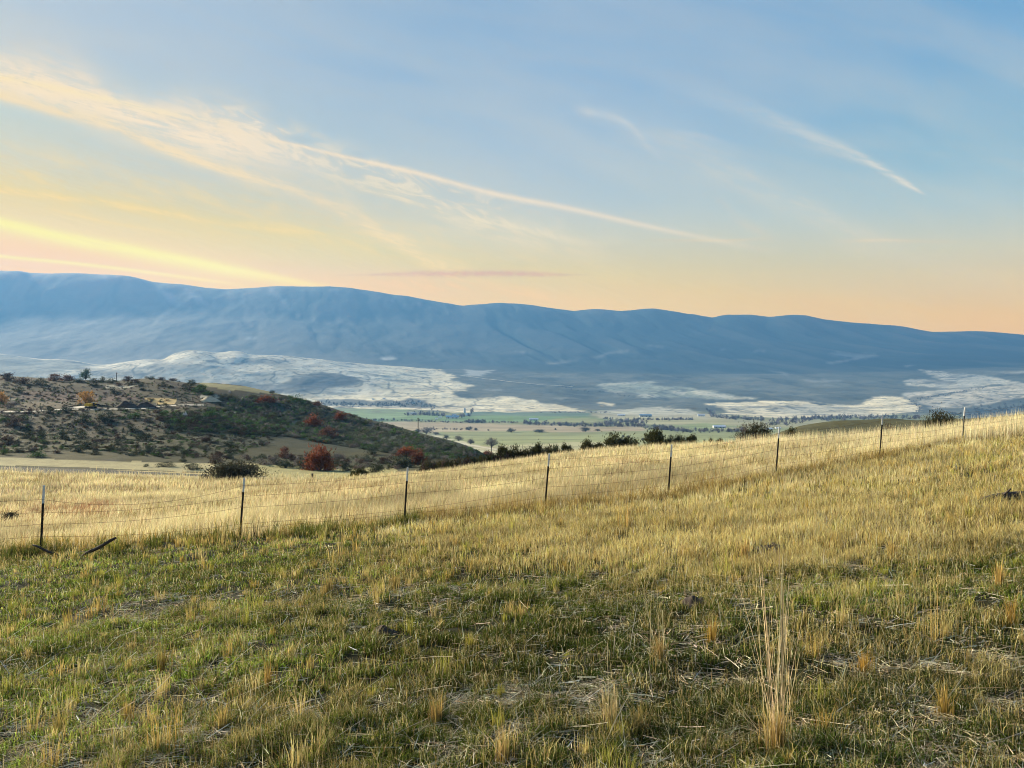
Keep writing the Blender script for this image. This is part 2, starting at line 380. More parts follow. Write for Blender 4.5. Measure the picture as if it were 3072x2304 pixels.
_A[:_n, :_n] = _U(np.hypot(_c[:, None, 0] - _c[None, :, 0], _c[:, None, 1] - _c[None, :, 1])) + np.eye(_n) * 0.3
_A[:_n, _n] = 1; _A[:_n, _n + 1] = _c[:, 0]; _A[:_n, _n + 2] = _c[:, 1]; _A[_n:, :_n] = _A[:_n, _n:].T
_w = np.linalg.solve(_A, np.concatenate([_c[:, 2] - plane(_c[:, 0], _c[:, 1]), np.zeros(3)]))
def near(X, Y):
    X = np.asarray(X, float); Y = np.asarray(Y, float)
    r = _w[_n] + _w[_n + 1] * X + _w[_n + 2] * Y
    for i in range(_n): r = r + _w[i] * _U(np.hypot(X - _c[i, 0], Y - _c[i, 1]))
    far = sstep(60, 30, np.hypot(X, Y))
    return plane(X, Y) + r * far

# silhouettes and profile knots: lists of (column, depth, row)
def prof(pts):
    a = np.array(pts, float)
    return lambda x: (np.interp(x, a[:, 0], a[:, 1]), np.interp(x, a[:, 0], a[:, 2]))
K = [
 # crest of the straw field
 prof([(-60, 76, 474), (0, 76, 474.5), (100, 78, 477), (211, 82, 480), (311, 82, 480.5), (405, 80, 476), (430, 80, 471.5), (466, 78, 465.5), (503, 78, 460.5), (539, 78, 455.5), (575, 78, 450.5), (611, 78, 447), (648, 77, 444.8), (684, 76, 443),
       (733, 74, 441.6), (773, 72, 439.8), (846, 68, 438), (883, 64, 435.5), (934, 58, 430), (993, 52, 421.5), (1024, 50, 416.5), (1090, 48, 409)]),
 prof([(-60, 105, 465.5), (0, 105, 467), (211, 108, 473.5), (311, 108, 475), (405, 104, 474), (466, 100, 469), (540, 100, 462), (700, 100, 450), (850, 95, 445), (1024, 80, 425), (1090, 80, 419)]),
 # foot of the scrub hill / hidden hollow
 prof([(-60, 170, 461), (0, 170, 461), (100, 170, 463), (200, 168, 467), (300, 165, 470), (360, 162, 471), (400, 160, 469), (460, 150, 467), (540, 150, 468), (650, 150, 462), (750, 150, 457), (850, 150, 449), (1024, 150, 435), (1090, 150, 430)]),
 prof([(-60, 235, 436), (0, 235, 436), (120, 235, 437), (200, 230, 441), (300, 225, 451), (350, 220, 456), (400, 210, 459), (450, 195, 463), (500, 200, 467), (650, 200, 464), (750, 205, 452), (850, 205, 438), (1024, 200, 428), (1090, 200, 425)]),
 # edge of the terrace with the hill road
 prof([(-60, 290, 410), (0, 290, 410), (100, 290, 410), (150, 290, 411), (200, 285, 414), (250, 280, 424), (300, 275, 433), (350, 265, 443), (400, 240, 450), (450, 222, 458.5), (480, 218, 464), (540, 235, 470), (700, 240, 462), (760, 250, 446), (800, 250, 432), (900, 250, 424), (1024, 250, 421), (1090, 250, 420)]),
 prof([(-60, 315, 404), (0, 315, 404), (100, 315, 405), (150, 315, 405), (185, 315, 405), (211, 312, 408), (250, 320, 412), (300, 315, 421), (350, 300, 433), (400, 270, 442), (450, 240, 453.5), (480, 232, 460), (540, 250, 471), (700, 252, 462), (760, 256, 442), (800, 256, 430), (900, 256, 422), (1024, 256, 418), (1090, 256, 418)]),
 # top of the scrub hill, top of the brown hill on the right
 prof([(-60, 420, 375), (0, 420, 376.5), (48, 420, 378.5), (84, 420, 380), (120, 420, 380.5), (137, 415, 378.5), (151, 410, 377.5), (169, 405, 379.5), (187, 400, 382.3), (211, 400, 381.8), (241, 400, 384.6), (269, 390, 391), (291, 380, 397), (312, 370, 402), (330, 360, 408),
       (354, 345, 416.3), (378, 330, 422.5), (402, 310, 429), (438, 285, 438.8), (462, 265, 446.6), (480, 250, 453.5), (500, 260, 463), (560, 270, 470), (700, 270, 462), (733, 270, 458), (765, 270, 439), (782, 270, 432.5), (802, 270, 427), (825, 270, 423), (846, 270, 420.5), (890, 270, 419.4), (920, 270, 420.7), (964, 270, 419.2), (1008, 270, 416.5), (1024, 270, 415), (1090, 270, 411)]),
 prof([(-60, 560, 392), (300, 520, 412), (400, 440, 440), (440, 400, 450), (480, 380, 461), (540, 400, 460), (700, 400, 457), (800, 400, 443), (900, 400, 436), (1090, 400, 432)]),
 prof([(-60, 700, 430), (400, 650, 447), (500, 620, 448.5), (700, 620, 447), (800, 620, 444), (1090, 620, 440)]),
 prof([(-60, 1000, 439), (1090, 1000, 439.5)]),
 prof([(-60, 1500, 434), (500, 1500, 432.5), (700, 1500, 431), (1090, 1500, 430)]),
 prof([(-60, 2300, 416.5), (500, 2300, 416.5), (700, 2300, 417), (800, 2300, 418), (1090, 2300, 418)]),
 prof([(-60, 2800, 408), (330, 2800, 408.3), (600, 2800, 409.5), (700, 2800, 411), (760, 2800, 413), (820, 2800, 414), (1000, 2800, 413), (1090, 2800, 412)]),
 prof([(-60, 3300, 391), (100, 3300, 392), (250, 3300, 391), (330, 3250, 397), (420, 3250, 397), (520, 3300, 398), (600, 3300, 401), (700, 3300, 403), (800, 3250, 404.5), (850, 3200, 406), (900, 3250, 402), (960, 3300, 396), (1024, 3300, 391), (1090, 3300, 388)]),
 prof([(-60, 3750, 371), (60, 3750, 371), (100, 3750, 372), (150, 3700, 368), (200, 3700, 366), (250, 3700, 368), (300, 3700, 372), (366, 3750, 377), (430, 3800, 382), (520, 3850, 386), (650, 3900, 389), (800, 3900, 389), (900, 3900, 386), (1024, 3900, 378), (1090, 3900, 376)]),
 # tops of the tan and grey foothills
 prof([(-60, 4600, 350), (0, 4600, 353.5), (41, 4500, 359.3), (71, 4400, 360), (93, 4250, 364.5), (104, 4200, 365), (120, 4200, 361.5), (141, 4200, 358.4), (155, 4200, 358.8), (162.5, 4200, 359.5), (169, 4200, 355.5), (176, 4200, 352.3), (185, 4200, 349.6), (194, 4200, 348.7), (204, 4200, 350), (215, 4200, 352.4),
       (225, 4200, 351.4), (235, 4200, 349.8), (242, 4200, 351), (250, 4250, 353.8), (282, 4300, 355.4), (315, 4350, 359), (345, 4400, 363), (367, 4400, 366.5), (430, 4500, 371), (520, 4500, 374), (600, 4500, 376), (700, 4500, 378), (800, 4500, 377), (900, 4500, 374), (1024, 4500, 368), (1090, 4500, 366)]),
 prof([(-60, 5000, 357), (100, 4900, 366), (200, 4900, 360), (300, 4900, 360), (400, 5000, 364), (520, 5000, 367), (700, 5000, 370), (900, 5000, 368), (1090, 5000, 362)]),
 prof([(-60, 5800, 342), (200, 5800, 342), (400, 5800, 348), (600, 5800, 354), (800, 5800, 358), (1024, 5800, 358), (1090, 5800, 358)]),
 prof([(-60, 6700, 318), (200, 6700, 318), (400, 6700, 325), (600, 6700, 335), (800, 6700, 342), (1024, 6700, 348), (1090, 6700, 350)]),
]
SKY = np.array([(-130, 585), (0, 585), (40, 587), (65, 592), (160, 592), (240, 594), (280, 598), (330, 610), (400, 617), (440, 622), (490, 626), (545, 623), (600, 619.5), (700, 620), (760, 623), (830, 634), (900, 645), (950, 655), (1000, 663), (1050, 658), (1080, 655.5), (1120, 657), (1180, 665),
                (1210, 668), (1240, 673), (1290, 670), (1330, 674.5), (1380, 669.5), (1410, 668), (1450, 674), (1500, 680), (1540, 689), (1570, 681), (1620, 681), (1660, 687), (1700, 682), (1740, 682), (1780, 690), (1850, 698), (1930, 705), (1970, 712), (2010, 719), (2100, 718), (2170, 722), (2212, 727), (2360, 735)], float) * (1024 / 2212)

# grid ---------------------------------------------------------------
px_cols = np.arange(-50, 1075, 1.0)
az_in = np.arctan((px_cols - 512) / F)
az0, az1 = az_in[0], az_in[-1]
outl = np.concatenate([np.linspace(-math.pi, az0 - .25, 50), np.linspace(az0 - .25, az0, 42)[1:-1]]); outr = -outl[::-1] + (az1 + az0); outr[-1] = math.pi
AZ = np.concatenate([outl, az_in, outr]); PX = np.concatenate([np.full(len(outl), px_cols[0]), px_cols, np.full(len(outr), px_cols[-1])])
i_in = (AZ >= az0 - 1e-9) & (AZ <= az1 + 1e-9)
DR = np.concatenate([np.geomspace(0.6, 2.0, 14)[:-1], np.geomspace(2.0, 500, 500)[:-1], np.geomspace(500, 2500, 190)[:-1], np.geomspace(2500, 5200, 190)[:-1], np.geomspace(5200, 7900, 70)[:-1], np.geomspace(7900, 8250, 8)])
nR, nC = len(DR), len(AZ)
R_fac = np.where(i_in, 1 / np.cos(AZ), np.where(AZ < 0, 1 / math.cos(az0), 1 / math.cos(az1)))
XG = DR[:, None] * (R_fac * np.sin(AZ))[None, :]; YG = DR[:, None] * (R_fac * np.cos(AZ))[None, :]
ZG = np.zeros((nR, nC))
NEAR_D = np.array([0.5, 1, 2, 4, 6, 8.5, 11, 14, 17, 20, 24, 28, 33, 40])
ND = NEAR_D[None, :]
ZN = near(ND * (R_fac * np.sin(AZ))[:, None], ND * (R_fac * np.cos(AZ))[:, None])
kd = np.zeros((len(K), nC)); ky = np.zeros((len(K), nC))
xs = np.arange(-60, 1091, 1.0)
def smooth(v, sg):
    k = np.exp(-0.5 * (np.arange(-int(3 * sg), int(3 * sg) + 1) / sg) ** 2); k /= k.sum(); p = len(k) // 2
    return np.convolve(np.pad(v, p, mode="edge"), k, mode="valid")
for i, p in enumerate(K):
    d_, y_ = p(xs)
    sg = 2.5 if i in (15,) else (5 if i in (0, 6) else 9)
    if i == 0: y_ = y_ + 4.5 * sstep(400, 450, xs)
    if i == 1: y_ = y_ + 5.5 * sstep(400, 450, xs)
    kd[i] = np.interp(PX, xs, smooth(d_, 9)); ky[i] = np.interp(PX, xs, smooth(y_, sg))
yS = np.interp(PX, xs, smooth(np.interp(xs, SKY[:, 0], SKY[:, 1]), 2.0))
lD = np.log(DR)
for c in range(nC):
    kk = kd[:, c]
    D = np.concatenate([NEAR_D, kk, [8000, 8700]])
    Z = np.concatenate([ZN[c], -(ky[:, c] - HY) / F * kk, [-(yS[c] - HY) / F * 8000, -(yS[c] + 12 - HY) / F * 8700]])
    ZG[:, c] = pchip(np.log(D), Z, lD)
# relief
DG = DR[:, None] * np.ones((1, nC))
inm = 1.0
def band(a, b, c, d): return sstep(a, b, DG) * sstep(d, c, DG)
lowm = DG < 45
hm = fbm(XG, YG, 0.75, 3, 17)
ZG += np.where(lowm, np.maximum(hm, -0.15) * 0.085, 0) * sstep(30, 14, DG)
ZG += np.where(lowm, fbm(XG, YG, 1.7, 3, 11) * 0.05 + fbm(XG, YG, 0.45, 2, 12) * 0.025, 0) * sstep(45, 25, DG)
ZG += fbm(XG, YG, 9, 3, 13) * 0.12 * sstep(5, 15, DG) * sstep(400, 300, DG)
# small hummock the photo shows dark in the near turf
for (hx_, hy_, hr, hh) in ((-1.3, 4.1, 0.35, 0.05), (1.35, 4.9, 0.3, -0.06), (2.6, 6.6, .5, .06), (-2.7, 6.5, 0.5, 0.07)):
    ZG += hh * np.exp(-((XG - hx_) ** 2 + (YG - hy_) ** 2) / hr ** 2)
ZG += fbm(XG, YG, 45, 4, 14) * 0.8 * band(130, 200, 380, 500)
ZG += fbm(XG, YG, 260, 4, 15) * 1.6 * band(500, 900, 2400, 2800)
rel = fbm(XG, YG, 420, 5, 16)
ZG += rel * 17 * band(2700, 3200, 4300, 4800)
rd = 1 - np.abs(fbm(XG + 0.15 * YG, YG * 0.45, 750, 4, 18)) * 2.0
rd2 = fbm(XG, YG, 1500, 5, 19)
gul = np.abs(fbm(XG + 0.3 * YG, YG * 0.28, 430, 4, 24))
ZG += (rd * 9 + rd2 * 24 + np.minimum(gul, .35) * (10 + 40 * sstep(150, 600, PX))[None, :]) * band(4600, 5600, 7500, 7995)
ZG += fbm(XG, YG * 0.2, 260, 3, 25) * 7 * band(7300, 7700, 8100, 8250)
ZG += (1 - np.abs(fbm(XG, YG * 0.5, 260, 3, 21)) * 2) * 4 * band(4400, 5200, 7400, 7990)

print('top of land', ZG.max(), 'lowest', ZG.min())
col_in = np.where(i_in)[0]; c0 = col_in[0]
YI = HY - F * ZG / DG       # picture row of each grid point (before occlusion), also the way to find places in the photograph
YIc = YI[:, c0:c0 + len(px_cols)]; ZIc = ZG[:, c0:c0 + len(px_cols)]
def at(px, py, dmin=0.0):
    """world point where the sight line through a picture point first meets the ground beyond dmin"""
    c = float(np.clip(px - px_cols[0], 0, len(px_cols) - 1.001)); ci = int(c); f = c - ci
    yi = YIc[:, ci] * (1 - f) + YIc[:, ci + 1] * f
    ok = (yi <= py) & (DR >= dmin)
    if not ok.any(): j = nR - 2
    else: j = max(1, int(np.argmax(ok)))
    t = 1.0 if DR[j - 1] < dmin or yi[j - 1] <= py else float(np.clip((yi[j - 1] - py) / max(1e-9, yi[j - 1] - yi[j]), 0, 1))
    D = DR[j - 1] + (DR[j] - DR[j - 1]) * t
    z = (ZIc[j, ci] * (1 - f) + ZIc[j, ci + 1] * f) * t + (ZIc[j - 1, ci] * (1 - f) + ZIc[j - 1, ci + 1] * f) * (1 - t)
    return np.array([(px - 512) / F * D, D, z])
def at_hill(px, py, dmin=0.0):
    """like at(), but stays on the near hills: steps down to the skyline when the row lies above it"""
    for k in range(40):
        p = at(px, py + k * 0.4, dmin)
        if p[1] < 470: return p
    return p
def ground_z(X, Y):
    X = np.asarray(X, float); Y = np.asarray(Y, float)
    px = np.clip(512 + F * X / np.maximum(Y, 0.3), px_cols[0], px_cols[-1] - 0.01)
    c = px - px_cols[0]; ci = c.astype(int); f = c - ci
    r = np.interp(np.log(np.maximum(Y, 0.6)), lD, np.arange(nR)); ri = np.clip(r.astype(int), 0, nR - 2); g = r - ri
    z = (ZIc[ri, ci] * (1 - f) + ZIc[ri, ci + 1] * f) * (1 - g) + (ZIc[ri + 1, ci] * (1 - f) + ZIc[ri + 1, ci + 1] * f) * g
    pr = 512 + F * X / np.maximum(Y, 0.3)
    return np.where(((pr < px_cols[0]) | (pr > px_cols[-1])) & (Y < 33), near(X, Y) - 0.02, z)

# land cover ---------------------------------------------------------
def inpoly(x, y, poly):
    p = np.array(poly, float); r = np.zeros(x.shape, bool)
    for i in range(len(p)):
        x1, y1 = p[i - 1]; x2, y2 = p[i]
        if y1 == y2: continue
        r ^= ((y1 > y) != (y2 > y)) & (x < (x2 - x1) * (y - y1) / (y2 - y1) + x1)
    return r
def conv(ox, oy, k): return lambda pts: [(ox + x * k, oy + y * k) for x, y in pts]
c1 = conv(0, 350, .12056); c2 = conv(233.3, 350, .12056); c3 = conv(466.7, 350, .12056); c4 = conv(700, 316.7, .14647)
cD = conv(333.3, 286.7, .15069); cL = conv(0, 260, .16577); c5 = conv(0, 500, .16576); c7 = conv(633.3, 383.3, .07535); c8 = conv(766.7, 383.3, .11634)
PXG = np.broadcast_to(PX[None, :], YI.shape)
wx = fbm(XG, YG, 60, 3, 31); wy = fbm(XG, YG, 90, 3, 32)
jit = np.where(DG > 500, 1.0, 0.5)
wf = fbm(XG, YG, 22, 3, 33); wg = fbm(XG, YG, 20, 3, 34)
QX = PXG + (wx * 7 + wf * 4) * jit; QY = YI + (wy * 1.5 + wg * .9) * jit
n1 = fbm(XG, YG, 14, 4, 41); n2 = fbm(XG, YG, 120, 4, 42); n3 = fbm(XG, YG, 600, 4, 43)
COL = np.zeros(XG.shape + (3,), np.float32)
def mixc(mask, c, k=1.0):
    mk = (mask * k)[..., None]
    COL[:] = COL * (1 - mk) + np.array(c, np.float32) * mk
def paint(poly, c, d0, d1, k=1.0, dn=None):
    mk = inpoly(QX, QY, poly) & (DG >= d0) & (DG <= d1)
    mk = mk.astype(np.float32)
    if d0 > 400 and mk.any():
        r_ = np.where(mk.any(1))[0]; a_, b_ = max(0, r_[0] - 6), r_[-1] + 7
        sub = mk[a_:b_]
        for _ in range(2):
            sub = (np.roll(sub, 1, 1) + sub + np.roll(sub, -1, 1)) / 3
            sub = (np.roll(sub, 1, 0) + sub + np.roll(sub, -1, 0)) / 3
        mk[a_:b_] = sub
    if dn is not None: mk = mk * dn
    mixc(mk, c, k)
# base covers by distance
COL[:] = (0.026, 0.027, 0.012)
fence_d = np.interp(PX, [p[0] for p in POST], [p[2] for p in POST])[None, :]
mixc(sstep(-1, 3, DG - fence_d), (0.34, 0.25, 0.11))
mixc(sstep(-1, 3, DG - fence_d) * sstep(0.1, 0.5, n1), (0.28, 0.17, 0.085), .6)
mixc(sstep(80, 84, DG) * (PXG < 440), (0.36, 0.30, 0.14))
hillm = sstep(135, 150, DG)
mixc(hillm, (0.047, 0.048, 0.018))
mixc(hillm * sstep(-0.1, 0.5, n1), (0.078, 0.070, 0.028), .6)
mixc(hillm * sstep(0.05, 0.5, fbm(XG, YG, 7, 3, 44)), (0.06, 0.06, 0.04), .7)
up = sstep(300, 330, DG)
mixc(up, (0.052, 0.050, 0.030)); mixc(up * sstep(-.1, .4, n1), (0.036, 0.029, 0.022), .8)
mixc(sstep(470, 560, DG), (0.20, 0.21, 0.10))
mixc(sstep(2750, 2850, DG), (0.11, 0.115, 0.085)); mixc(sstep(2750, 2850, DG) * sstep(-.05, .35, fbm(XG, YG * .6, 330, 5, 46)), (0.17, 0.17, 0.125), .8); mixc(sstep(2750, 2850, DG) * sstep(.1, .4, fbm(XG, YG * .5, 160, 4, 47)), (0.06, 0.07, 0.055), .7)
mt = sstep(4500, 4900, DG); mixc(mt, (0.042, 0.065, 0.068)); mixc(mt * sstep(560, 60, PXG), (0.28, 0.26, 0.20)); mixc(sstep(4500, 4900, DG) * sstep(0, .5, n3), (0.10, 0.105, 0.085), .4)  # left mountains painted paler, standing in for thicker haze on that side
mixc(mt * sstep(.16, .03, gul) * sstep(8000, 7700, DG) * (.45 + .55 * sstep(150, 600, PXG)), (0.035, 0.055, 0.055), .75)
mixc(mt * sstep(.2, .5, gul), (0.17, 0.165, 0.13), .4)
TAN = (0.76, 0.66, 0.43); TAN2 = (0.66, 0.59, 0.42); DK = (0.085, 0.09, 0.075); GRN = (0.20, 0.25, 0.10); GRN2 = (0.15, 0.23, 0.10); PALE = (0.40, 0.37, 0.24)
LG = (0.255, 0.275, 0.125)
# valley floor fields
V0, V1 = 480, 2790
paint([(380, 428), (1100, 424), (1100, 470), (380, 470)], LG, V0, V1)
paint(c3([(-800, 600), (0, 605), (700, 622), (1480, 640), (1490, 668), (800, 680), (0, 668), (-300, 690), (-450, 675), (-900, 600)]), (0.38, 0.31, 0.19), V0, V1)
paint(c3([(-1300, 540), (0, 543), (500, 545), (950, 545), (1150, 570), (1210, 585), (900, 600), (500, 600), (0, 592), (-1300, 590)]), GRN2, V0, V1)
paint(c3([(650, 575), (1000, 560), (1200, 585), (1000, 603), (600, 603)]), (0.32, 0.31, 0.14), V0, V1, .8)
paint(c2([(760, 460), (1460, 482), (1430, 560), (1080, 575), (800, 560), (600, 460)]), (0.20, 0.27, 0.12), V0, V1)
paint(c3([(1180, 560), (2212, 570), (3000, 575), (3000, 640), (2212, 660), (1900, 640), (1500, 610), (1300, 600)]), (0.33, 0.31, 0.17), V0, V1)
paint(c3([(1700, 618), (2100, 612), (2300, 640), (1950, 656), (1750, 640)]), GRN, V0, V1, .8)
paint([(470, 446), (560, 443), (640, 442.5), (620, 452), (560, 458), (470, 458)], (0.40, 0.38, 0.22), V0, V1, .9)
paint(c2([(1650, 700), (1900, 760), (2212, 830), (2212, 870), (1900, 830), (1500, 700)]), (0.46, 0.43, 0.28), V0, V1, .9)
paint(c3([(0, 505), (1000, 512), (1000, 545), (0, 543)]), (0.13, 0.19, 0.13), V0, V1)
paint(c3([(1000, 520), (1900, 520), (2212, 540), (2212, 575), (1500, 565), (1100, 560)]), (0.42, 0.38, 0.25), 1800, V1, .8)
# tan benches and foothills
FD0, FD1 = 2500, 4700
paint(cD([(-2400, 420), (-1700, 380), (-1300, 345), (-900, 390), (-300, 420), (0, 490), (380, 510), (700, 555), (830, 590), (780, 615), (930, 655), (880, 690), (800, 700), (830, 735), (900, 745), (1120, 725), (1300, 745), (1420, 775), (1700, 830), (860, 832), (700, 825), (300, 810), (0, 800), (-1200, 820), (-2400, 800)]), TAN, FD0, FD1)
paint(cL([(-400, 560), (0, 565), (250, 600), (430, 600), (560, 635), (700, 700), (400, 760), (-400, 760)]), (0.26, 0.26, 0.20), FD0, FD1 + 300)
paint(cL([(560, 635), (850, 590), (980, 600), (1060, 555), (1170, 530), (1300, 555), (1420, 540), (1700, 570), (1900, 590), (2300, 640), (2300, 900), (500, 900), (200, 700)]), TAN2, 3300, FD1)
for pl, k in (([(440, 640), (600, 650), (900, 690), (1100, 700), (900, 720), (500, 700)], .5), ([(905, 600), (1000, 610), (1060, 640), (1000, 680), (920, 680)], .45), ([(1480, 590), (1640, 590), (1810, 640), (1700, 650), (1500, 620)], .55),
              ([(1050, 640), (1300, 650), (1500, 680), (1300, 700), (1100, 690)], .4), ([(1345, 560), (1352, 560), (1358, 660), (1350, 670)], .7), ([(1380, 740), (1650, 755), (1800, 700), (1950, 680), (2160, 720), (2150, 745), (1900, 790), (1700, 810), (1500, 800), (1350, 760)], .8), ([(1900, 720), (2100, 700), (2200, 730), (2000, 770)], .6)):
    paint(cL(pl), (0.14, 0.145, 0.13), FD0, FD1, k)
for pl, k in (([(690, 180), (850, 195), (1060, 240), (940, 300), (800, 320), (600, 310), (300, 300), (540, 260), (640, 220)], .75), ([(480, 330), (850, 310), (900, 330), (760, 370), (600, 400), (400, 360)], .3), ([(690, 410), (1000, 400), (1100, 420), (1380, 420), (1480, 400), (1600, 430), (1700, 480), (1300, 470), (800, 455)], .92),
              ([(1740, 470), (1860, 445), (1830, 475), (1750, 490)], .8), ([(1170, 280), (1300, 240), (1500, 238), (1495, 245), (1310, 250), (1200, 285), (1260, 318), (1900, 325), (1900, 333), (1260, 330)], .55), ([(1110, 400), (1260, 340), (1400, 385), (1390, 392), (1260, 348), (1130, 405)], .5)):
    paint(c2(pl), (0.10, 0.105, 0.10), FD0, FD1, k)
paint(cD([(1020, 760), (1110, 735), (1050, 705), (1010, 715), (930, 712), (900, 735), (960, 760)]), DK, FD0, FD1, .0)
paint(c3([(1090, 285), (1300, 265), (1540, 253), (1570, 290), (1850, 310), (2212, 370), (2212, 415), (1700, 400), (1420, 385), (1400, 360), (1200, 350), (1120, 320)]), (0.32, 0.33, 0.24), FD0, FD1)
for pl in ([(1090, 285), (1300, 265), (1540, 255), (1540, 268), (1300, 285), (1110, 300)], [(1150, 345), (1290, 345), (1310, 360), (1200, 358)], [(1420, 372), (1570, 366), (1600, 385), (1430, 390)], [(1700, 340), (1830, 345), (1800, 368), (1680, 358)], [(1900, 330), (2212, 380), (2400, 400), (2400, 412), (2100, 400), (1850, 350)]):
    paint(c3(pl), (0.56, 0.52, 0.38), FD0, FD1, .8)
paint(c3([(1055, 440), (1110, 435), (1200, 455), (1185, 470), (1100, 462)]), TAN, FD0, FD1 - 500)
paint(c3([(1000, 515), (1230, 492), (1600, 470), (1850, 480), (1930, 520), (1900, 540), (1500, 545), (1200, 530)]), (0.52, 0.49, 0.36), 2300, FD1, .9)
paint(c7([(950, 280), (1080, 250), (1700, 245), (2080, 235), (2212, 240), (2212, 440), (1900, 440), (1400, 400), (1200, 340)]), TAN, 2300, FD1)
paint(c8([(0, 150), (330, 155), (480, 185), (720, 190), (880, 150), (960, 110), (1140, 118), (1180, 140), (1350, 190), (1350, 225), (1300, 250), (1200, 250), (900, 290), (600, 280), (100, 300), (-400, 260)]), TAN, 2300, FD1)
paint(c8([(40, 200), (350, 175), (700, 215), (900, 250), (1000, 290), (500, 290), (0, 240)]), (0.36, 0.35, 0.28), 2300, FD1, .55)
paint(c8([(1140, 85), (1500, 62), (1800, 35), (2212, 8), (2800, 0), (2800, 120), (2212, 125), (1900, 180), (1700, 212), (1400, 215), (1350, 180), (1200, 130)]), (0.47, 0.43, 0.33), 2300, FD1)
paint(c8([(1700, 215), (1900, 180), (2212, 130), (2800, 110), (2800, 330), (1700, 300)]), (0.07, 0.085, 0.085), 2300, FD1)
paint(c8([(1215, 130), (1400, 100), (1750, 50), (1740, 62), (1500, 110), (1350, 140), (1250, 165), (1215, 150)]), DK, 2300, FD1, .8)
paint(c8([(1200, 165), (1350, 175), (1460, 200), (1380, 235), (1340, 255), (1300, 220), (1350, 200)]), DK, 2300, FD1, .7)
paint(c4([(1390, 435), (1520, 425), (1660, 440), (1500, 360), (1700, 380), (1950, 400), (2212, 450), (2600, 470), (2212, 462), (1980, 465), (1700, 492), (1430, 465)]), (0.50, 0.47, 0.36), FD0, 5200)
paint(c4([(1500, 440), (1620, 430), (1760, 445), (1700, 462), (1540, 458)]), DK, FD0, 5200, .6)
paint(c4([(1980, 375), (2212, 368), (2500, 370), (2500, 385), (2100, 388)]), (0.42, 0.40, 0.32), FD0, 5600, .8)
speck = sstep(.25, .45, fbm(XG, YG, 28, 2, 55))
paint(c8([(1300, 100), (1800, 50), (2800, 0), (2800, 120), (2212, 125), (1700, 200), (1400, 190)]), DK, 2300, FD1, .75, speck)
farm = (DG > 2500) & (DG < 4700)
tex = 1 + (fbm(XG, YG * .7, 55, 4, 91) * .32 + fbm(XG * .6, YG, 25, 3, 92) * .2) * farm
COL *= tex[..., None].astype(np.float32)
mixc(sstep(.22, .5, fbm(XG * .5, YG, 90, 4, 93)) * farm, (0.16, 0.165, 0.14), .6)
mixc(sstep(.3, .5, fbm(XG, YG, 16, 2, 96)) * farm, (0.10, 0.11, 0.09), .5)
vf = (DG > 480) & (DG <= 2500)
COL *= (1 + (fbm(XG * .3, YG, 30, 4, 94) * .3 + fbm(XG, YG, 160, 3, 95) * .25) * vf)[..., None].astype(np.float32)
draw = np.abs(fbm(XG + .2 * YG, YG * .6, 310, 4, 98))
mixc(sstep(.045, .012, draw) * farm, (0.09, 0.10, 0.085), .65)
mixc(sstep(.10, .28, draw) * farm * (COL[..., 0] < .2), (0.19, 0.19, 0.145), .4)
# pale washes, tracks and meadows on the long blue slope
for pl, k in (([(1700, 470), (1850, 430), (1960, 415), (1970, 422), (1860, 445), (1740, 480)], .35), ([(2070, 390), (2150, 385), (2212, 400), (2100, 400)], .4), ([(640, 465), (690, 455), (680, 470)], .6), ([(320, 480), (345, 462), (400, 462), (420, 485), (360, 492)], .9), ([(860, 545), (960, 560), (1070, 550), (980, 590), (900, 590)], .8),
              ([(1200, 430), (1330, 440), (1320, 450), (1210, 440)], .35), ([(1400, 500), (1640, 490), (1650, 500), (1420, 512)], .3), ([(170, 405), (200, 402), (215, 415)], .5), ([(1490, 740), (1570, 735), (1540, 750)], .4), ([(980, 680), (1140, 678), (1100, 695), (1000, 692)], .35), ([(1190, 300), (1250, 270), (1255, 276), (1200, 306)], .25)):
    paint(cD(pl), (0.50, 0.48, 0.40), 2600, 7600, k)
for pl, k in (([(840, 260), (900, 245), (1250, 262), (1100, 285), (940, 320), (850, 310), (1000, 300), (1040, 280), (900, 262)], .4), ([(370, 228), (450, 224), (460, 234), (380, 238)], .35), ([(1410, 330), (1460, 332), (1450, 340), (1415, 338)], .5), ([(110, 215), (210, 222), (140, 232)], .35), ([(480, 370), (560, 375), (620, 400), (590, 402), (520, 380)], .35), ([(700, 430), (960, 425), (1000, 445), (900, 440), (720, 442)], .3), ([(250, 640), (300, 640), (300, 650)], .0)):
    paint(c4(pl), (0.46, 0.45, 0.40), 2600, 7600, k)
# pale scree runs under the ridge
for pl, k in (([(900, 165), (1000, 175), (1050, 205), (1060, 240), (1100, 275), (1060, 270), (990, 235), (960, 190)], .5), ([(1095, 160), (1130, 165), (1170, 205), (1260, 275), (1240, 275), (1160, 225)], .45), ([(1620, 175), (1650, 175), (1700, 235), (1780, 320), (1750, 300), (1680, 245)], .42), ([(960, 250), (1000, 270), (1070, 330), (1030, 310)], .3),
              ([(2000, 170), (2030, 180), (2040, 205), (2010, 185)], .3), ([(1990, 285), (2050, 310), (2000, 300)], .3), ([(590, 95), (650, 100), (660, 135), (640, 125)], .25), ([(700, 110), (800, 120), (790, 130), (720, 120)], .25), ([(640, 205), (680, 235), (680, 275), (655, 250)], .22), ([(1480, 470), (1540, 462), (1520, 482)], .5), ([(250, 215), (285, 220), (270, 250)], .2)):
    paint(cL(pl), (0.62, 0.62, 0.55), 4900, 7990, k)
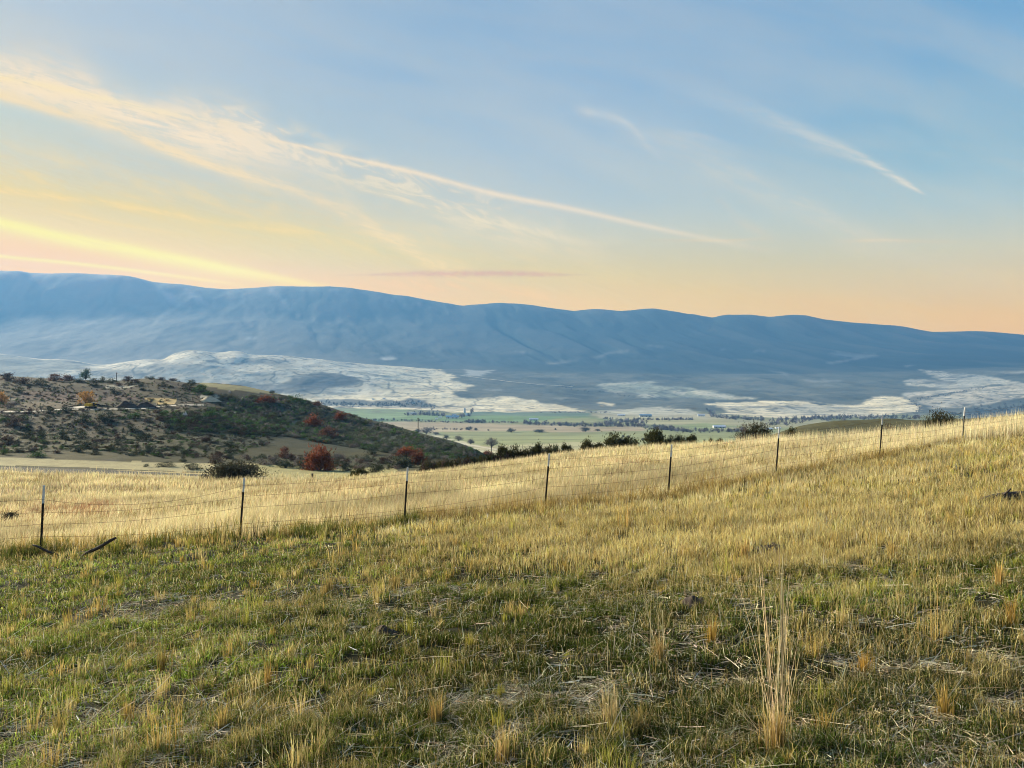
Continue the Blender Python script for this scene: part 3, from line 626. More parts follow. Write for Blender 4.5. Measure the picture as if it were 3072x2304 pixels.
for pl, k in (([(355, 68), (365, 68), (410, 110), (400, 110)], .45), ([(415, 72), (430, 75), (490, 125), (475, 122)], .5), ([(320, 70), (335, 72), (390, 140), (375, 135)], .3), ([(550, 105), (570, 110), (600, 138), (585, 135)], .45), ([(630, 120), (650, 125), (690, 150), (670, 148)], .4), ([(0, 20), (20, 30), (55, 60), (30, 50)], .25)):
    paint(cD(pl), (0.62, 0.62, 0.55), 4900, 7990, k)
# scrub hill: terrace, cut bank, diggings, pale patches
HD0, HD1 = 120, 475
paint(c1([(-200, 440), (300, 430), (650, 440), (720, 470), (1000, 470), (1300, 470), (1500, 440), (1650, 375), (1800, 380), (1850, 410), (2000, 440), (1700, 450), (1500, 480), (1300, 485), (700, 505), (400, 525), (-200, 530)]), (0.125, 0.10, 0.065), HD0, HD1, .7)
paint(c1([(1190, 395), (1300, 400), (1460, 402), (1450, 440), (1300, 445), (1250, 425)]), (0.50, 0.36, 0.15), HD0, HD1)
paint(c1([(1640, 385), (1700, 370), (1800, 375), (1830, 410), (1700, 430)]), (0.46, 0.41, 0.28), HD0, HD1, .8)
paint(c1([(900, 285), (1150, 300), (1050, 320), (900, 310)]), (0.34, 0.33, 0.25), HD0, HD1, .7)
paint(c1([(-200, 390), (200, 400), (180, 415), (-200, 420)]), (0.33, 0.31, 0.22), HD0, HD1, .6)
paint(c1([(180, 330), (500, 350), (900, 390), (1100, 370), (1200, 400), (900, 425), (500, 430), (180, 400)]), (0.12, 0.075, 0.06), HD0, HD1, .65)
paint(c1([(1650, 262), (2212, 320), (2500, 360), (2350, 370), (2100, 350), (1900, 330), (1700, 300)]), (0.27, 0.25, 0.12), HD0, HD1, .9)
paint(c1([(1300, 540), (2212, 460), (3000, 560), (4200, 850), (3000, 850), (1800, 760), (1400, 680)]), (0.05, 0.065, 0.05), HD0, HD1, .65)
paint(c1([(-200, 520), (1300, 520), (1400, 680), (800, 720), (500, 690), (-200, 720)]), (0.075, 0.065, 0.045), HD0, HD1, .65)
paint(c1([(-200, 890), (1500, 935), (2212, 950), (2212, 1010), (1500, 1010), (700, 975), (-200, 955)]), (0.42, 0.37, 0.19), 84, HD1, .8)
paint(c2([(150, 950), (700, 970), (1350, 985), (1350, 1020), (900, 1060), (150, 1050)]), (0.33, 0.30, 0.13), 84, 200, .9)
paint(c1([(900, 700), (2212, 640), (3200, 800), (3400, 900), (2400, 920), (1300, 900), (800, 860)]), (0.045, 0.047, 0.02), HD0, HD1, .55)
# brown hill on the right
brn = (DG > 130) & (DG < 480) & (PXG > 740)
mixc(brn.astype(np.float32), (0.085, 0.08, 0.034)); mixc(brn * sstep(0, .5, n1), (0.055, 0.055, 0.028), .6)
# russet weeds and green flushes in the near field
PATCH = [(60, 518, 75, 9, (0.27, 0.13, 0.07), 1.0), (85, 510, 45, 5, (0.28, 0.12, 0.07), 1.0), (20, 510, 25, 3, (0.25, 0.13, 0.07), .8), (345, 490, 65, 4, (0.28, 0.15, 0.08), .8), (270, 500, 35, 5, (0.3, 0.17, 0.09), .8), (620, 465, 40, 3, (0.33, 0.16, 0.09), .9), (760, 447, 60, 3, (0.34, 0.19, 0.09), .8), (55, 470, 160, 0.1, (0, 0, 0), 0)]
for (a, b, rx, ry, c, k) in PATCH:
    g = np.exp(-((PXG - a) / rx) ** 2 - ((YI - b) / max(ry, .5)) ** 2) * (DG < 100) * (DG > 10)
    mixc(g * sstep(-.5, .3, fbm(XG, YG, 2.2, 3, 61)), c, k)
# dark ditch line at the far edge of the field
strip = inpoly(PXG + wx * 2, YI + 0 * wy, c1([(-300, 945), (0, 963), (300, 968), (600, 978), (1000, 1000), (1750, 1035), (2200, 1045), (2200, 1056), (1750, 1050), (1200, 1032), (700, 1025), (300, 1020), (0, 995), (-300, 985)])) & (DG > 60) & (DG < 140)
mixc(strip.astype(np.float32), (0.055, 0.06, 0.05))

# ground materials ---------------------------------------------------
def ground_mat(name, sc, amp, bump, bd, sc2=None):
    m, nt, out = new_mat(name)
    b = nt.n.new("ShaderNodeBsdfPrincipled"); b.inputs["Roughness"].default_value = 0.95; b.inputs["Specular IOR Level"].default_value = 0.1
    at_ = nt.n.new("ShaderNodeAttribute"); at_.attribute_name = "Col"
    g = nt.n.new("ShaderNodeNewGeometry"); v = E(nt, g.outputs["Position"])
    n = nt.noise(v, sc, 6, 0.65); nn = nt.noise(v, (sc2 or sc * 7), 4, 0.6)
    k = (n - 0.5) * amp + (nn - 0.5) * (amp * .8) + 1.0
    c = nt.mix(1.0, E(nt, at_.outputs["Color"]), nt.xyz(k, k, k), "MULTIPLY")
    nt.l.new(c.s, b.inputs["Base Color"])
    bp = nt.n.new("ShaderNodeBump"); bp.inputs["Strength"].default_value = bump; bp.inputs["Distance"].default_value = bd
    nt.l.new((n + nn * 0.4).s, bp.inputs["Height"]); nt.l.new(bp.outputs[0], b.inputs["Normal"])
    nt.l.new(b.outputs[0], out.inputs[0])
    return m
M_near = ground_mat("soil_and_thatch", 3.0, 0.9, 0.8, 0.04, 45.0)
M_hill = ground_mat("scrub_slope", 0.25, 0.9, 0.7, 0.6, 1.6)
M_vall = ground_mat("valley_fields", 0.02, 0.25, 0.2, 1.0, 0.12)
M_foot = ground_mat("foothill_range", 0.006, 0.35, 0.6, 8.0, 0.05)
M_mont = ground_mat("mountain_range", 0.003, 0.3, 0.4, 20.0, 0.02)

row = lambda d: int(np.searchsorted(DR, d))
def piece(name, r0, r1, cstep, rstep, mat, label):
    cols = [c for c in range(nC) if not i_in[c]]
    ci = list(range(c0, c0 + len(px_cols), cstep));
    if ci[-1] != c0 + len(px_cols) - 1: ci.append(c0 + len(px_cols) - 1)
    cols = np.array(sorted(set(cols + ci)))
    rr = list(range(r0, r1 + 1, rstep))
    if rr[-1] != r1: rr.append(r1)
    rr = np.array(rr)
    P = np.stack([XG[np.ix_(rr, cols)], YG[np.ix_(rr, cols)], ZG[np.ix_(rr, cols)]], -1)
    # drape a hair under the neighbour at the seam
    a, b = len(rr), len(cols)
    idx = np.arange(a * b).reshape(a, b)
    q = np.stack([idx[:-1, :-1], idx[:-1, 1:], idx[1:, 1:], idx[1:, :-1]], -1).reshape(-1, 4)
    verts = P.reshape(-1, 3); cc = COL[np.ix_(rr, cols)].reshape(-1, 3)
    if r0 == 0:   # close the little hole under the camera
        n0 = len(verts); verts = np.vstack([verts, [[0, 0, float(near(0, 0))]]]); cc = np.vstack([cc, cc[:1]])
        tri = np.stack([idx[0, 1:], idx[0, :-1], np.full(b - 1, n0)], -1)
        faces = [q, tri]
    else: faces = [q]
    o = mesh_obj(name, verts, faces, mat, col=np.clip(cc, 0, 1), smooth=True)
    o["kind"] = "structure"
    o["label"] = label
    return o
piece("ground", 0, row(128), 2, 1, M_near, "grassy pasture slope falling from the camera past the fence")
piece("hill", row(128), row(480), 1, 1, M_hill, "scrub covered hill on the left with a graded terrace")
piece("valley_floor", row(480), row(2790), 1, 1, M_vall, "flat valley floor with green and tan farm fields")
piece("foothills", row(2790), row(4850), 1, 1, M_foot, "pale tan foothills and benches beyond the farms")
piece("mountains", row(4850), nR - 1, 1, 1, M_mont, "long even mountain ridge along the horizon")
# ------------------------------------------------------------------ grass
M_grass = leaf_mat("grass_blades", 0.35)
M_leaf = leaf_mat("leaves_and_twigs", 0.25, rnd=0.12)

def blades(P, h, w, lean, az, colb, colt, face=None, curve=0.5):
    """one bent blade per row of P: 5 points, 3 triangles"""
    n = len(P); fa = rng.uniform(0, math.pi, n) if face is None else face
    wx_, wy_ = np.cos(fa) * w * .5, np.sin(fa) * w * .5
    lx, ly = np.cos(az), np.sin(az)
    V = np.zeros((n, 5, 3), np.float32)
    s1 = 0.55
    m_ = lean * (s1 ** (1 + curve)) ; t_ = lean
    hz1 = h * s1 * np.cos(np.clip(m_ * .6, 0, 1.4)); hz2 = h * np.cos(np.clip(t_ * .8, 0, 1.5)); ox1 = h * s1 * np.sin(np.clip(m_, 0, 1.5)) * .8; ox2 = h * np.sin(np.clip(t_, 0, 1.57))
    V[:, 0] = P - np.stack([wx_, wy_, 0 * h + .004], -1); V[:, 1] = P + np.stack([wx_, wy_, 0 * h - .004], -1)
    M1 = P + np.stack([lx * ox1, ly * ox1, hz1], -1); k = .8
    V[:, 2] = M1 - np.stack([wx_ * k, wy_ * k, 0 * h], -1); V[:, 3] = M1 + np.stack([wx_ * k, wy_ * k, 0 * h], -1)
    V[:, 4] = P + np.stack([lx * ox2, ly * ox2, np.maximum(hz2, .01)], -1)
    cc = np.zeros((n, 5, 3), np.float32); cc[:, 0] = colb; cc[:, 1] = colb; cc[:, 2] = (colb + colt * 2) / 3; cc[:, 3] = cc[:, 2]; cc[:, 4] = colt  # callers pass darker feet: brown bases with some shade painted in
    b = (np.arange(n) * 5)[:, None, None]
    Fc = (np.array([[0, 1, 3], [0, 3, 2], [2, 3, 4]])[None] + b).reshape(-1, 3)
    return V.reshape(-1, 3), Fc, cc.reshape(-1, 3)

def straws(P, L, w, az, pitch, col):
    """stiff stems lying or leaning: flat ribbons of two triangles, turned up"""
    n = len(P)
    d = np.stack([np.cos(az) * np.cos(pitch), np.sin(az) * np.cos(pitch), np.sin(pitch)], -1)
    sd_ = np.stack([-np.sin(az), np.cos(az), np.zeros(n)], -1) * (w * .5)[:, None]
    up_ = np.zeros((n, 3)); up_[:, 2] = w * .5
    A = P; B = P + d * L[:, None]
    M = (A + B) / 2; M[:, 2] += rng.normal(0, .01, n) * L * 2
    V = np.stack([A - sd_, A + sd_ + up_, M + sd_ + up_, M - sd_, B + sd_ * .7 + up_, B - sd_ * .7], 1)
    b = (np.arange(n) * 6)[:, None, None]
    Fc = (np.array([[0, 1, 2], [0, 2, 3], [3, 2, 4], [3, 4, 5]])[None] + b).reshape(-1, 3)
    return V.reshape(-1, 3), Fc, np.repeat(col, 6, axis=0)

def join(parts):
    vs, fs, cs, o = [], [], [], 0
    for v, f, c in parts:
        vs.append(v); fs.append(f + o); cs.append(c); o += len(v)
    return np.concatenate(vs), np.concatenate(fs), np.concatenate(cs)

def spread(n, d0, d1, marg=0.04):
    """n ground points between two depths, uniform over the area in view"""
    u = rng.uniform(0, 1, n); D = np.sqrt(d0 * d0 + u * (d1 * d1 - d0 * d0))
    t = rng.uniform(-1, 1, n) * (0.665 + marg + (2.6 if d0 < 28 else 3.5) / D)
    return t * D, D
def rowcol(X, Y, Z): return 512 + F * X / Y, HY - F * Z / Y
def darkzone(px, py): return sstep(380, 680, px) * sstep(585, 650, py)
def patchy(X, Y, s, seed): return fbm(X, Y, s, 3, seed)
def fdist(px): return np.interp(px, [p[0] for p in POST], [p[2] for p in POST])
def hue(n, c, v=0.18):
    k = np.exp(rng.normal(0, v, n))[:, None]
    return np.clip(np.asarray(c)[None, :] * k * np.exp(rng.normal(0, .05, (n, 3))), 0, 1) if np.ndim(c) == 1 else np.clip(c * k * np.exp(rng.normal(0, .05, (n, 3))), 0, 1)

GOLD_LINE = ([-60, 0, 120, 250, 330, 420, 520, 620, 720, 820, 920, 1024, 1090], [530, 530, 522, 512, 515, 530, 548, 565, 575, 572, 560, 540, 540])
def goldness(X, Y, Z):
    px, py = rowcol(X, Y, Z)
    b = np.interp(px, *GOLD_LINE)
    g = sstep(55, -35, py - b)
    return np.clip(g + patchy(X, Y, 2.6, 71) * (.55 - .3 * darkzone(px, py)) * (0.35 + 0.65 * sstep(0, 1.5, X / Y * 3 + 1.5)), 0, 1), px, py

straw_c = np.array((0.74, 0.63, 0.28)); pale_c = np.array((0.80, 0.72, 0.45)); green_c = np.array((0.135, 0.235, 0.028)); olive_c = np.array((0.38, 0.38, 0.08)); dgreen_c = np.array((0.030, 0.060, 0.014)); ochre_c = np.array((0.52, 0.38, 0.10)); russet_c = np.array((0.33, 0.16, 0.08))

# -- turf inside the fence
parts = []
def turf(n, d0, d1, wmul):
    X, Y = spread(n, d0, d1)
    Z = ground_z(X, Y); g, px, py = goldness(X, Y, Z)
    inside = Y < fdist(px) + 0.8
    bare = patchy(X, Y, 0.9, 72) + patchy(X, Y, .3, 73) * .5
    clump = patchy(X, Y, 0.16, 74)
    rightdark = darkzone(px, py)
    gap = sstep(.22, .5, patchy(X, Y, 1.5, 89)) * sstep(5, 10, Y)
    keep = inside & (rng.uniform(0, 1, n) > gap * .6) & (rng.uniform(0, 1, n) < np.clip(0.72 + clump * 1.2 - sstep(.1, .6, bare) * .55 * (1 - .6 * g), 0.05, 1))
    X, Y, Z, g, clump, bare, rightdark = (a[keep] for a in (X, Y, Z, g, clump, bare, rightdark)); px = px[keep]; n = len(X)
    gold = rng.uniform(0, 1, n) < (0.09 - .03 * rightdark + (0.84 - .35 * rightdark) * g + 0.12 * (patchy(X, Y, .5, 75) > .1))
    h = np.where(gold, rng.uniform(.05, .13, n) + g * rng.uniform(.0, .08, n), rng.uniform(.025, .085, n)) * (1 + clump * .9)
    w = np.where(gold, .0030, .0038) * wmul
    lean = np.where(gold, np.abs(rng.normal(.4, .55, n)), rng.uniform(.3, 1.57, n))
    gmix = np.sqrt(rng.uniform(0, 1, (n, 1))); tone = sstep(-.4, .5, patchy(X, Y, 1.6, 76))[:, None]
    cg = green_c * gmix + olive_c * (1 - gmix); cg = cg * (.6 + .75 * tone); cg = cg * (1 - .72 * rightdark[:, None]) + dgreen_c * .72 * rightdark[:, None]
    cs_ = straw_c * gmix + ochre_c * (1 - gmix)
    cs_ = cs_ * (1 - .3 * (1 - g[:, None])) 
    big = (1 + .5 * patchy(X, Y, 3.2, 99) + .35 * patchy(X, Y, .8, 100))[:, None]
    cg = cg * (1 + .35 * sstep(450, 150, px))[:, None]
    cc_ = np.where(gold[:, None], cs_, cg) * big
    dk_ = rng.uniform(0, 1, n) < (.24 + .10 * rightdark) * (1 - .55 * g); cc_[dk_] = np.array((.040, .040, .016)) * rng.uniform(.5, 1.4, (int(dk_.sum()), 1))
    br_ = rng.uniform(0, 1, n) < .07; cc_[br_] = pale_c * .95
    ct = hue(n, cc_, .40)
    cb = ct * np.where(gold[:, None], (.5, .46, .36), (.5, .55, .45))  # bases darker: their own brown, plus shade between blades put into the colour
    P = np.stack([X, Y, Z], -1)
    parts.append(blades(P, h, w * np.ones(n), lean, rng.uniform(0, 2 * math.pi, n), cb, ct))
turf(620000, 1.9, 4.5, .85)
turf(620000, 4.5, 9.0, 1.2)
turf(400000, 9.0, 16.0, 1.9)
turf(210000, 16.0, 29.0, 3.6)

# -- gold stubble tufts all over the turf
def tufts(nt_, d0, d1, per, wmul, hh):
    X, Y = spread(nt_, d0, d1); Z = ground_z(X, Y); g, px, py = goldness(X, Y, Z)
    keep = (Y < fdist(px) + .6) & (rng.uniform(0, 1, nt_) < .3 + .7 * g - .1 * darkzone(px, py))
    X, Y, g = X[keep], Y[keep], g[keep]; k = len(X)
    size = rng.lognormal(0, .35, k)
    r = (np.abs(rng.normal(0, .035, (k, per))) * size[:, None]); th = rng.uniform(0, 2 * math.pi, (k, per))
    bx = (X[:, None] + r * np.cos(th)).ravel(); by = (Y[:, None] + r * np.sin(th)).ravel(); n = len(bx)
    z = ground_z(bx, by); S = np.repeat(size, per); G = np.repeat(g, per)
    tone = np.repeat(rng.uniform(0, 1, k), per)[:, None]
    c = straw_c * tone + ochre_c * (1 - tone) * .95; c = np.where(np.repeat(rng.uniform(0, 1, k) < .30 * (1 - g) + .05, per)[:, None], olive_c * 1.1, c)
    ct = hue(n, c, .2)
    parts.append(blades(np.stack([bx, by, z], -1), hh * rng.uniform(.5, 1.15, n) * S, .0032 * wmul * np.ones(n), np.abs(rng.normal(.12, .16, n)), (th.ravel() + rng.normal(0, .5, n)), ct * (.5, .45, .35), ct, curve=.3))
tufts(230, 2.6, 6.0, 42, 1.0, .14)
tufts(850, 6.0, 12.0, 34, 1.5, .14)
tufts(2600, 12.0, 28.0, 22, 3.0, .17)
# straw-gold upright stems in the upper right field
def stems(n, d0, d1, wm, hh, thr):
    X, Y = spread(n, d0, d1); Z = ground_z(X, Y); g, px, py = goldness(X, Y, Z)
    keep = (Y < fdist(px) + 1) & (rng.uniform(0, 1, n) > .85 * sstep(.15, .45, patchy(X, Y, 1.5, 89))) & (rng.uniform(0, 1, n) < sstep(thr, 1, g) * (0.5 + 1.7 * patchy(X, Y, .45, 78) + .5 * patchy(X, Y, 2.2, 88)))
    X, Y, Z, g = X[keep], Y[keep], Z[keep], g[keep]; n = len(X)
    t = rng.uniform(0, 1, (n, 1)); q = sstep(-.2, .5, patchy(X, Y, 3., 79))[:, None]
    c = (straw_c * t + pale_c * (1 - t)) * (.75 + .35 * q) * (1 + .7 * patchy(X, Y, .35, 97))[:, None] * (1 + .45 * patchy(X, Y, 3.2, 99))[:, None]; m_ = rng.uniform(0, 1, n) < .5 * sstep(.05, .4, patchy(X, Y, 2.0, 101)); c[m_] = olive_c * 1.15; ct = hue(n, c, .15)
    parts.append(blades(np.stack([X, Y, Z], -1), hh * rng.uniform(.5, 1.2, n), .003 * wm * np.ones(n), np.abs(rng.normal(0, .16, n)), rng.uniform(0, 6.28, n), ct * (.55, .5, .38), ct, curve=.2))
stems(60000, 4.5, 10, 1.1, .16, .3)
stems(90000, 10, 18, 1.9, .19, .25)
stems(110000, 18, 30, 3.2, .24, .25)
# darker olive and brown tufts along the foot of the fence
def fringe(k, per):
    px = rng.uniform(-20, 1040, k); Y = fdist(px) + rng.normal(-.1, .75, k); X = (px - 512) / F * Y
    keep = patchy(X, Y, 1.3, 90) > rng.uniform(-.4, .25, k); X, Y, px = X[keep], Y[keep], px[keep]; k = len(X)
    S = rng.lognormal(0, .3, k); th = rng.uniform(0, 6.28, (k, per)); r = np.abs(rng.normal(0, .07, (k, per))) * S[:, None]
    bx = (X[:, None] + r * np.cos(th)).ravel(); by = (Y[:, None] + r * np.sin(th)).ravel(); n = len(bx)
    t = rng.uniform(0, 1, k); gl = (px < 420) & (t < .75)
    c = np.where(gl[:, None], np.array((.13, .15, .035)), np.where((t < .5)[:, None], np.array((.26, .19, .07)), np.array((.40, .30, .10))))
    ct = hue(n, np.repeat(c, per, axis=0), .2)
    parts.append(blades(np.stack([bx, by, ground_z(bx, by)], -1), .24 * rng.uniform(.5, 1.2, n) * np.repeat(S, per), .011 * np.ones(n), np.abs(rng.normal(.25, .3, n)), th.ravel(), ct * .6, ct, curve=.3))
fringe(1500, 26)
v, f, c_ = join(parts)
tag(mesh_obj("grass", v, f, M_grass, col=c_), "short green and gold pasture grass and stubble inside the fence", "grass", kind="stuff")

# -- litter of broken straw
parts = []
def litter(n, d0, d1, wm):
    X, Y = spread(n, d0, d1); Z = ground_z(X, Y); g, px, py = goldness(X, Y, Z)
    p = patchy(X, Y, 1.1, 72) * .9 + patchy(X, Y, .35, 77) * .5 + .25 * sstep(-.2, .5, X / Y)
    keep = (rng.uniform(0, 1, n) < np.clip(.16 + p * .9 + .15 * darkzone(px, py), .05, .95)) & (Y < fdist(px)) & (g < .8)
    X, Y, Z = X[keep], Y[keep], Z[keep]; n = len(X)
    L = np.clip(rng.lognormal(math.log(.085), .55, n), .03, .45); t = rng.uniform(0, 1, (n, 1))
    col = hue(n, np.array((.90, .82, .60)) * t ** 1.3 + np.array((.34, .26, .14)) * (1 - t ** 1.5), .25)
    P = np.stack([X, Y, Z + .008 + np.abs(rng.normal(0, .014, n))], -1)
    parts.append(straws(P, L, .0032 * wm * rng.uniform(.5, 1.3, n), rng.normal(0.1, .95, n) + np.where(rng.uniform(0, 1, n) < .5, math.pi, 0), rng.normal(.02, .10, n), col))
litter(110000, 1.9, 5.0, 1.1); litter(90000, 5, 10, 1.7); litter(22000, 10, 16, 2.8)
# longer loose stems criss-crossing near the camera
X, Y = spread(1300, 2.2, 9.0); Z = ground_z(X, Y); n = len(X)
parts.append(straws(np.stack([X, Y, Z + .02], -1), rng.uniform(.12, .5, n), .0032 * rng.uniform(.6, 1.2, n), rng.uniform(0, 6.28, n), np.abs(rng.normal(.05, .22, n)), hue(n, np.array((.74, .66, .46)), .15)))
v, f, c_ = join(parts)
tag(mesh_obj("straw_litter", v, f, M_grass, col=c_), "broken pale straw lying over the dark turf near the camera", "straw", kind="stuff")

# -- tall dry grass beyond the fence
parts = []
def tall(n, d0, d1, wm, hh):
    X, Y = spread(n, d0, d1, .03); Z = ground_z(X, Y); px, py = rowcol(X, Y, Z)
    past = Y - fdist(px)
    gate = past > -0.3
    strip_ = inpoly(px, py, c1([(-300, 955), (0, 966), (300, 972), (600, 982), (1000, 1003), (1750, 1037), (2200, 1047), (2200, 1054), (1750, 1048), (1200, 1029), (700, 1020), (300, 1014), (0, 990), (-300, 980)]))
    dens = .75 + .5 * patchy(X, Y, 1.8, 80)
    keep = gate & ~strip_ & (rng.uniform(0, 1, n) < dens) & ~((Y > 82) & (px > 430)) & ~((Y > 79) & (px <= 430) & (rng.uniform(0, 1, n) > .06))
    X, Y, Z, px, py = X[keep], Y[keep], Z[keep], px[keep], py[keep]; n = len(X)
    t = rng.uniform(0, 1, (n, 1)); q = sstep(-.35, .45, patchy(X, Y, 5, 81))[:, None]
    c = pale_c * (t * .5 + .5) + straw_c * (.5 - t * .5); c = c * (.68 + .38 * q) * (1 + .45 * patchy(X, Y, 1.3, 86))[:, None]
    hm = np.ones(n)
    for (a, b, rx, ry, cc, k) in PATCH[:-1]:
        gq = k * np.exp(-((px - a) / rx) ** 2 - ((py - b) / ry) ** 2) * sstep(-.4, .3, patchy(X, Y, 1.6, 61)); m_ = rng.uniform(0, 1, n) < gq * .7
        c[m_] = np.array(cc) * (1.5, 1.9, 1.8)
    # olive fringe along the fence foot
    fr = np.exp(-((Y - fdist(px) - .6) / 1.5) ** 2) * sstep(-.3, .3, patchy(X, Y, 1.1, 82)); m_ = rng.uniform(0, 1, n) < fr * .55; c[m_] = ochre_c * .9
    ol = sstep(.25, .5, patchy(X, Y, 2.4, 83)); m_ = rng.uniform(0, 1, n) < ol * .6; c[m_] = np.array((.34, .28, .11))
    wd = sstep(.42, .6, patchy(X, Y, 1.0, 87)); m_ = rng.uniform(0, 1, n) < wd * .7; c[m_] = np.array((.20, .14, .07))
    ct = hue(n, c, .12)
    hloc = hh * rng.uniform(.4, 1.2, n) * (1 + .75 * patchy(X, Y, 1.1, 84)) * hm
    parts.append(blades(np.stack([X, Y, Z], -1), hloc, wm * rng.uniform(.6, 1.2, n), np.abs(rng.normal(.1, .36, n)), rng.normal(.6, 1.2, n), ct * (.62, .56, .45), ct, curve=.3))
tall(160000, 15, 30, .010, .38)
tall(230000, 28, 55, .022, .42)
tall(210000, 50, 108, .048, .45)
# seed heads that stand above the crest on the right
X = []; 
def heads(n, d0, d1, pxa, pxb, hh, wm):
    D = rng.uniform(d0, d1, n); px = rng.uniform(pxa, pxb, n); X = (px - 512) / F * D; Z = ground_z(X, D)
    keep = (patchy(X, D, 1.5, 85) > -.15) & (D > fdist(px) - 3); X, D, Z = X[keep], D[keep], Z[keep]; n = len(X)
    ct = hue(n, pale_c * .9 + straw_c * .1, .12)
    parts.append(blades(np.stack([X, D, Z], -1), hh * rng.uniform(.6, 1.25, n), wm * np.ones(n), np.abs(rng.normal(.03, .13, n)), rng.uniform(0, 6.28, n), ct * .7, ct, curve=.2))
heads(9000, 40, 74, 735, 1060, .85, .018); heads(3500, 27, 45, 850, 1060, .75, .012); heads(5000, 60, 82, 430, 780, .65, .022); heads(2500, 60, 88, -20, 300, .6, .02)
v, f, c_ = join(parts)
tag(mesh_obj("tall_dry_grass", v, f, M_grass, col=c_), "tall bleached dry grass covering the slope beyond the fence", "grass", kind="stuff")
# ------------------------------------------------------------------ plants
def bush_mesh(seed, n_leaf, leaf, clumps, up=0.5, twig=0, flat=1.0, hollow=0.55, colour=(0.1, 0.12, 0.06), cvar=0.25, stem=(0.09, 0.07, 0.05), base=0.0, spiky=0.0):
    """unit bush: about 1 wide, 1 high; leaf clumps through the volume, plus fine twigs. returns foliage and branch geometry"""
    r = np.random.default_rng(seed)
    # clump centres in a dome
    cs = []
    while len(cs) < clumps:
        p = r.uniform(-1, 1, 3); p[2] = r.uniform(0, 1)
        q = math.hypot(p[0], p[1]) ** 2 + (p[2] * 0.95) ** 2
        if q < 1.0 and q > hollow * hollow * r.uniform(0.2, 1): cs.append([p[0] * .40, p[1] * .40, base + (1 - base) * (p[2] * .84 + .05)])
    cs = np.array(cs)
    cr = r.uniform(.06, .15, clumps)
    k = r.integers(0, clumps, n_leaf)
    P = cs[k] + r.normal(0, 1, (n_leaf, 3)) * cr[k][:, None] * (1, 1, flat)
    P[:, 2] = np.maximum(P[:, 2], 0.02)
    out = P - np.array([0, 0, base + .05]); out /= np.linalg.norm(out, axis=1)[:, None] + 1e-6
    d = out * (1 - up) + np.array([0, 0, 1]) * up + r.normal(0, .45 - .3 * spiky, (n_leaf, 3)); d /= np.linalg.norm(d, axis=1)[:, None]
    s = np.cross(d, r.normal(0, 1, (n_leaf, 3))); s /= np.linalg.norm(s, axis=1)[:, None] + 1e-6
    L = leaf * r.uniform(.6, 1.4, n_leaf)[:, None] * (1 + spiky)
    Wd = L * (0.42 - .25 * spiky)
    V = np.stack([P - s * Wd, P + s * Wd, P + d * L * 1.6], 1)
    tone = np.repeat(r.uniform(0, 1, clumps)[k], 1)
    col = np.array(colour)[None] * np.exp((tone[:, None] - .5) * cvar * 2.2 + r.normal(0, cvar * .5, (n_leaf, 1)) + r.normal(0, .06, (n_leaf, 3)))
    fol = (V.reshape(-1, 3), np.arange(n_leaf * 3).reshape(-1, 3), np.repeat(np.clip(col, 0, 1), 3, axis=0))
    # branches from the base to the clumps: thin four sided tapers
    bv, bf, bc = [], [], []
    def limb(a, b, ra, rb):
        n0 = len(bv); ax = b - a; ax = ax / (np.linalg.norm(ax) + 1e-9)
        u = np.cross(ax, (0.3, 0.9, 0.1)); u /= np.linalg.norm(u); w = np.cross(ax, u)
        for (c, rr) in ((a, ra), (b, rb)):
            for j in range(4):
                t = j * math.pi / 2; bv.append(c + (u * math.cos(t) + w * math.sin(t)) * rr)
        for j in range(4):
            bf.append((n0 + j, n0 + (j + 1) % 4, n0 + 4 + (j + 1) % 4)); bf.append((n0 + j, n0 + 4 + (j + 1) % 4, n0 + 4 + j))
    for c in cs[:min(clumps, 26)]:
        root = np.array([r.normal(0, .03), r.normal(0, .03), -0.03]) if base == 0 else np.array([0, 0, base * .6])
        midp = root * .45 + c * .55 + r.normal(0, .03, 3); midp[2] += .03
        limb(root, midp, .014, .010); limb(midp, c + r.normal(0, .02, 3), .010, .004)
    if twig:
        for _ in range(twig):
            c = cs[r.integers(0, clumps)]; dd = c - np.array([0, 0, base]) + r.normal(0, .1, 3); dd[2] = abs(dd[2]) * .6 + .25; dd /= np.linalg.norm(dd)
            limb(c * .8, c * .8 + dd * r.uniform(.15, .34), .006, .002)
    if base > 0: limb(np.array([0, 0, -0.05]), np.array([r.normal(0, .01), 0, base + .25]), .035, .018)
    bv = np.array(bv); br = (bv, np.array(bf), np.tile(np.array(stem), (len(bv), 1)))
    return fol, br

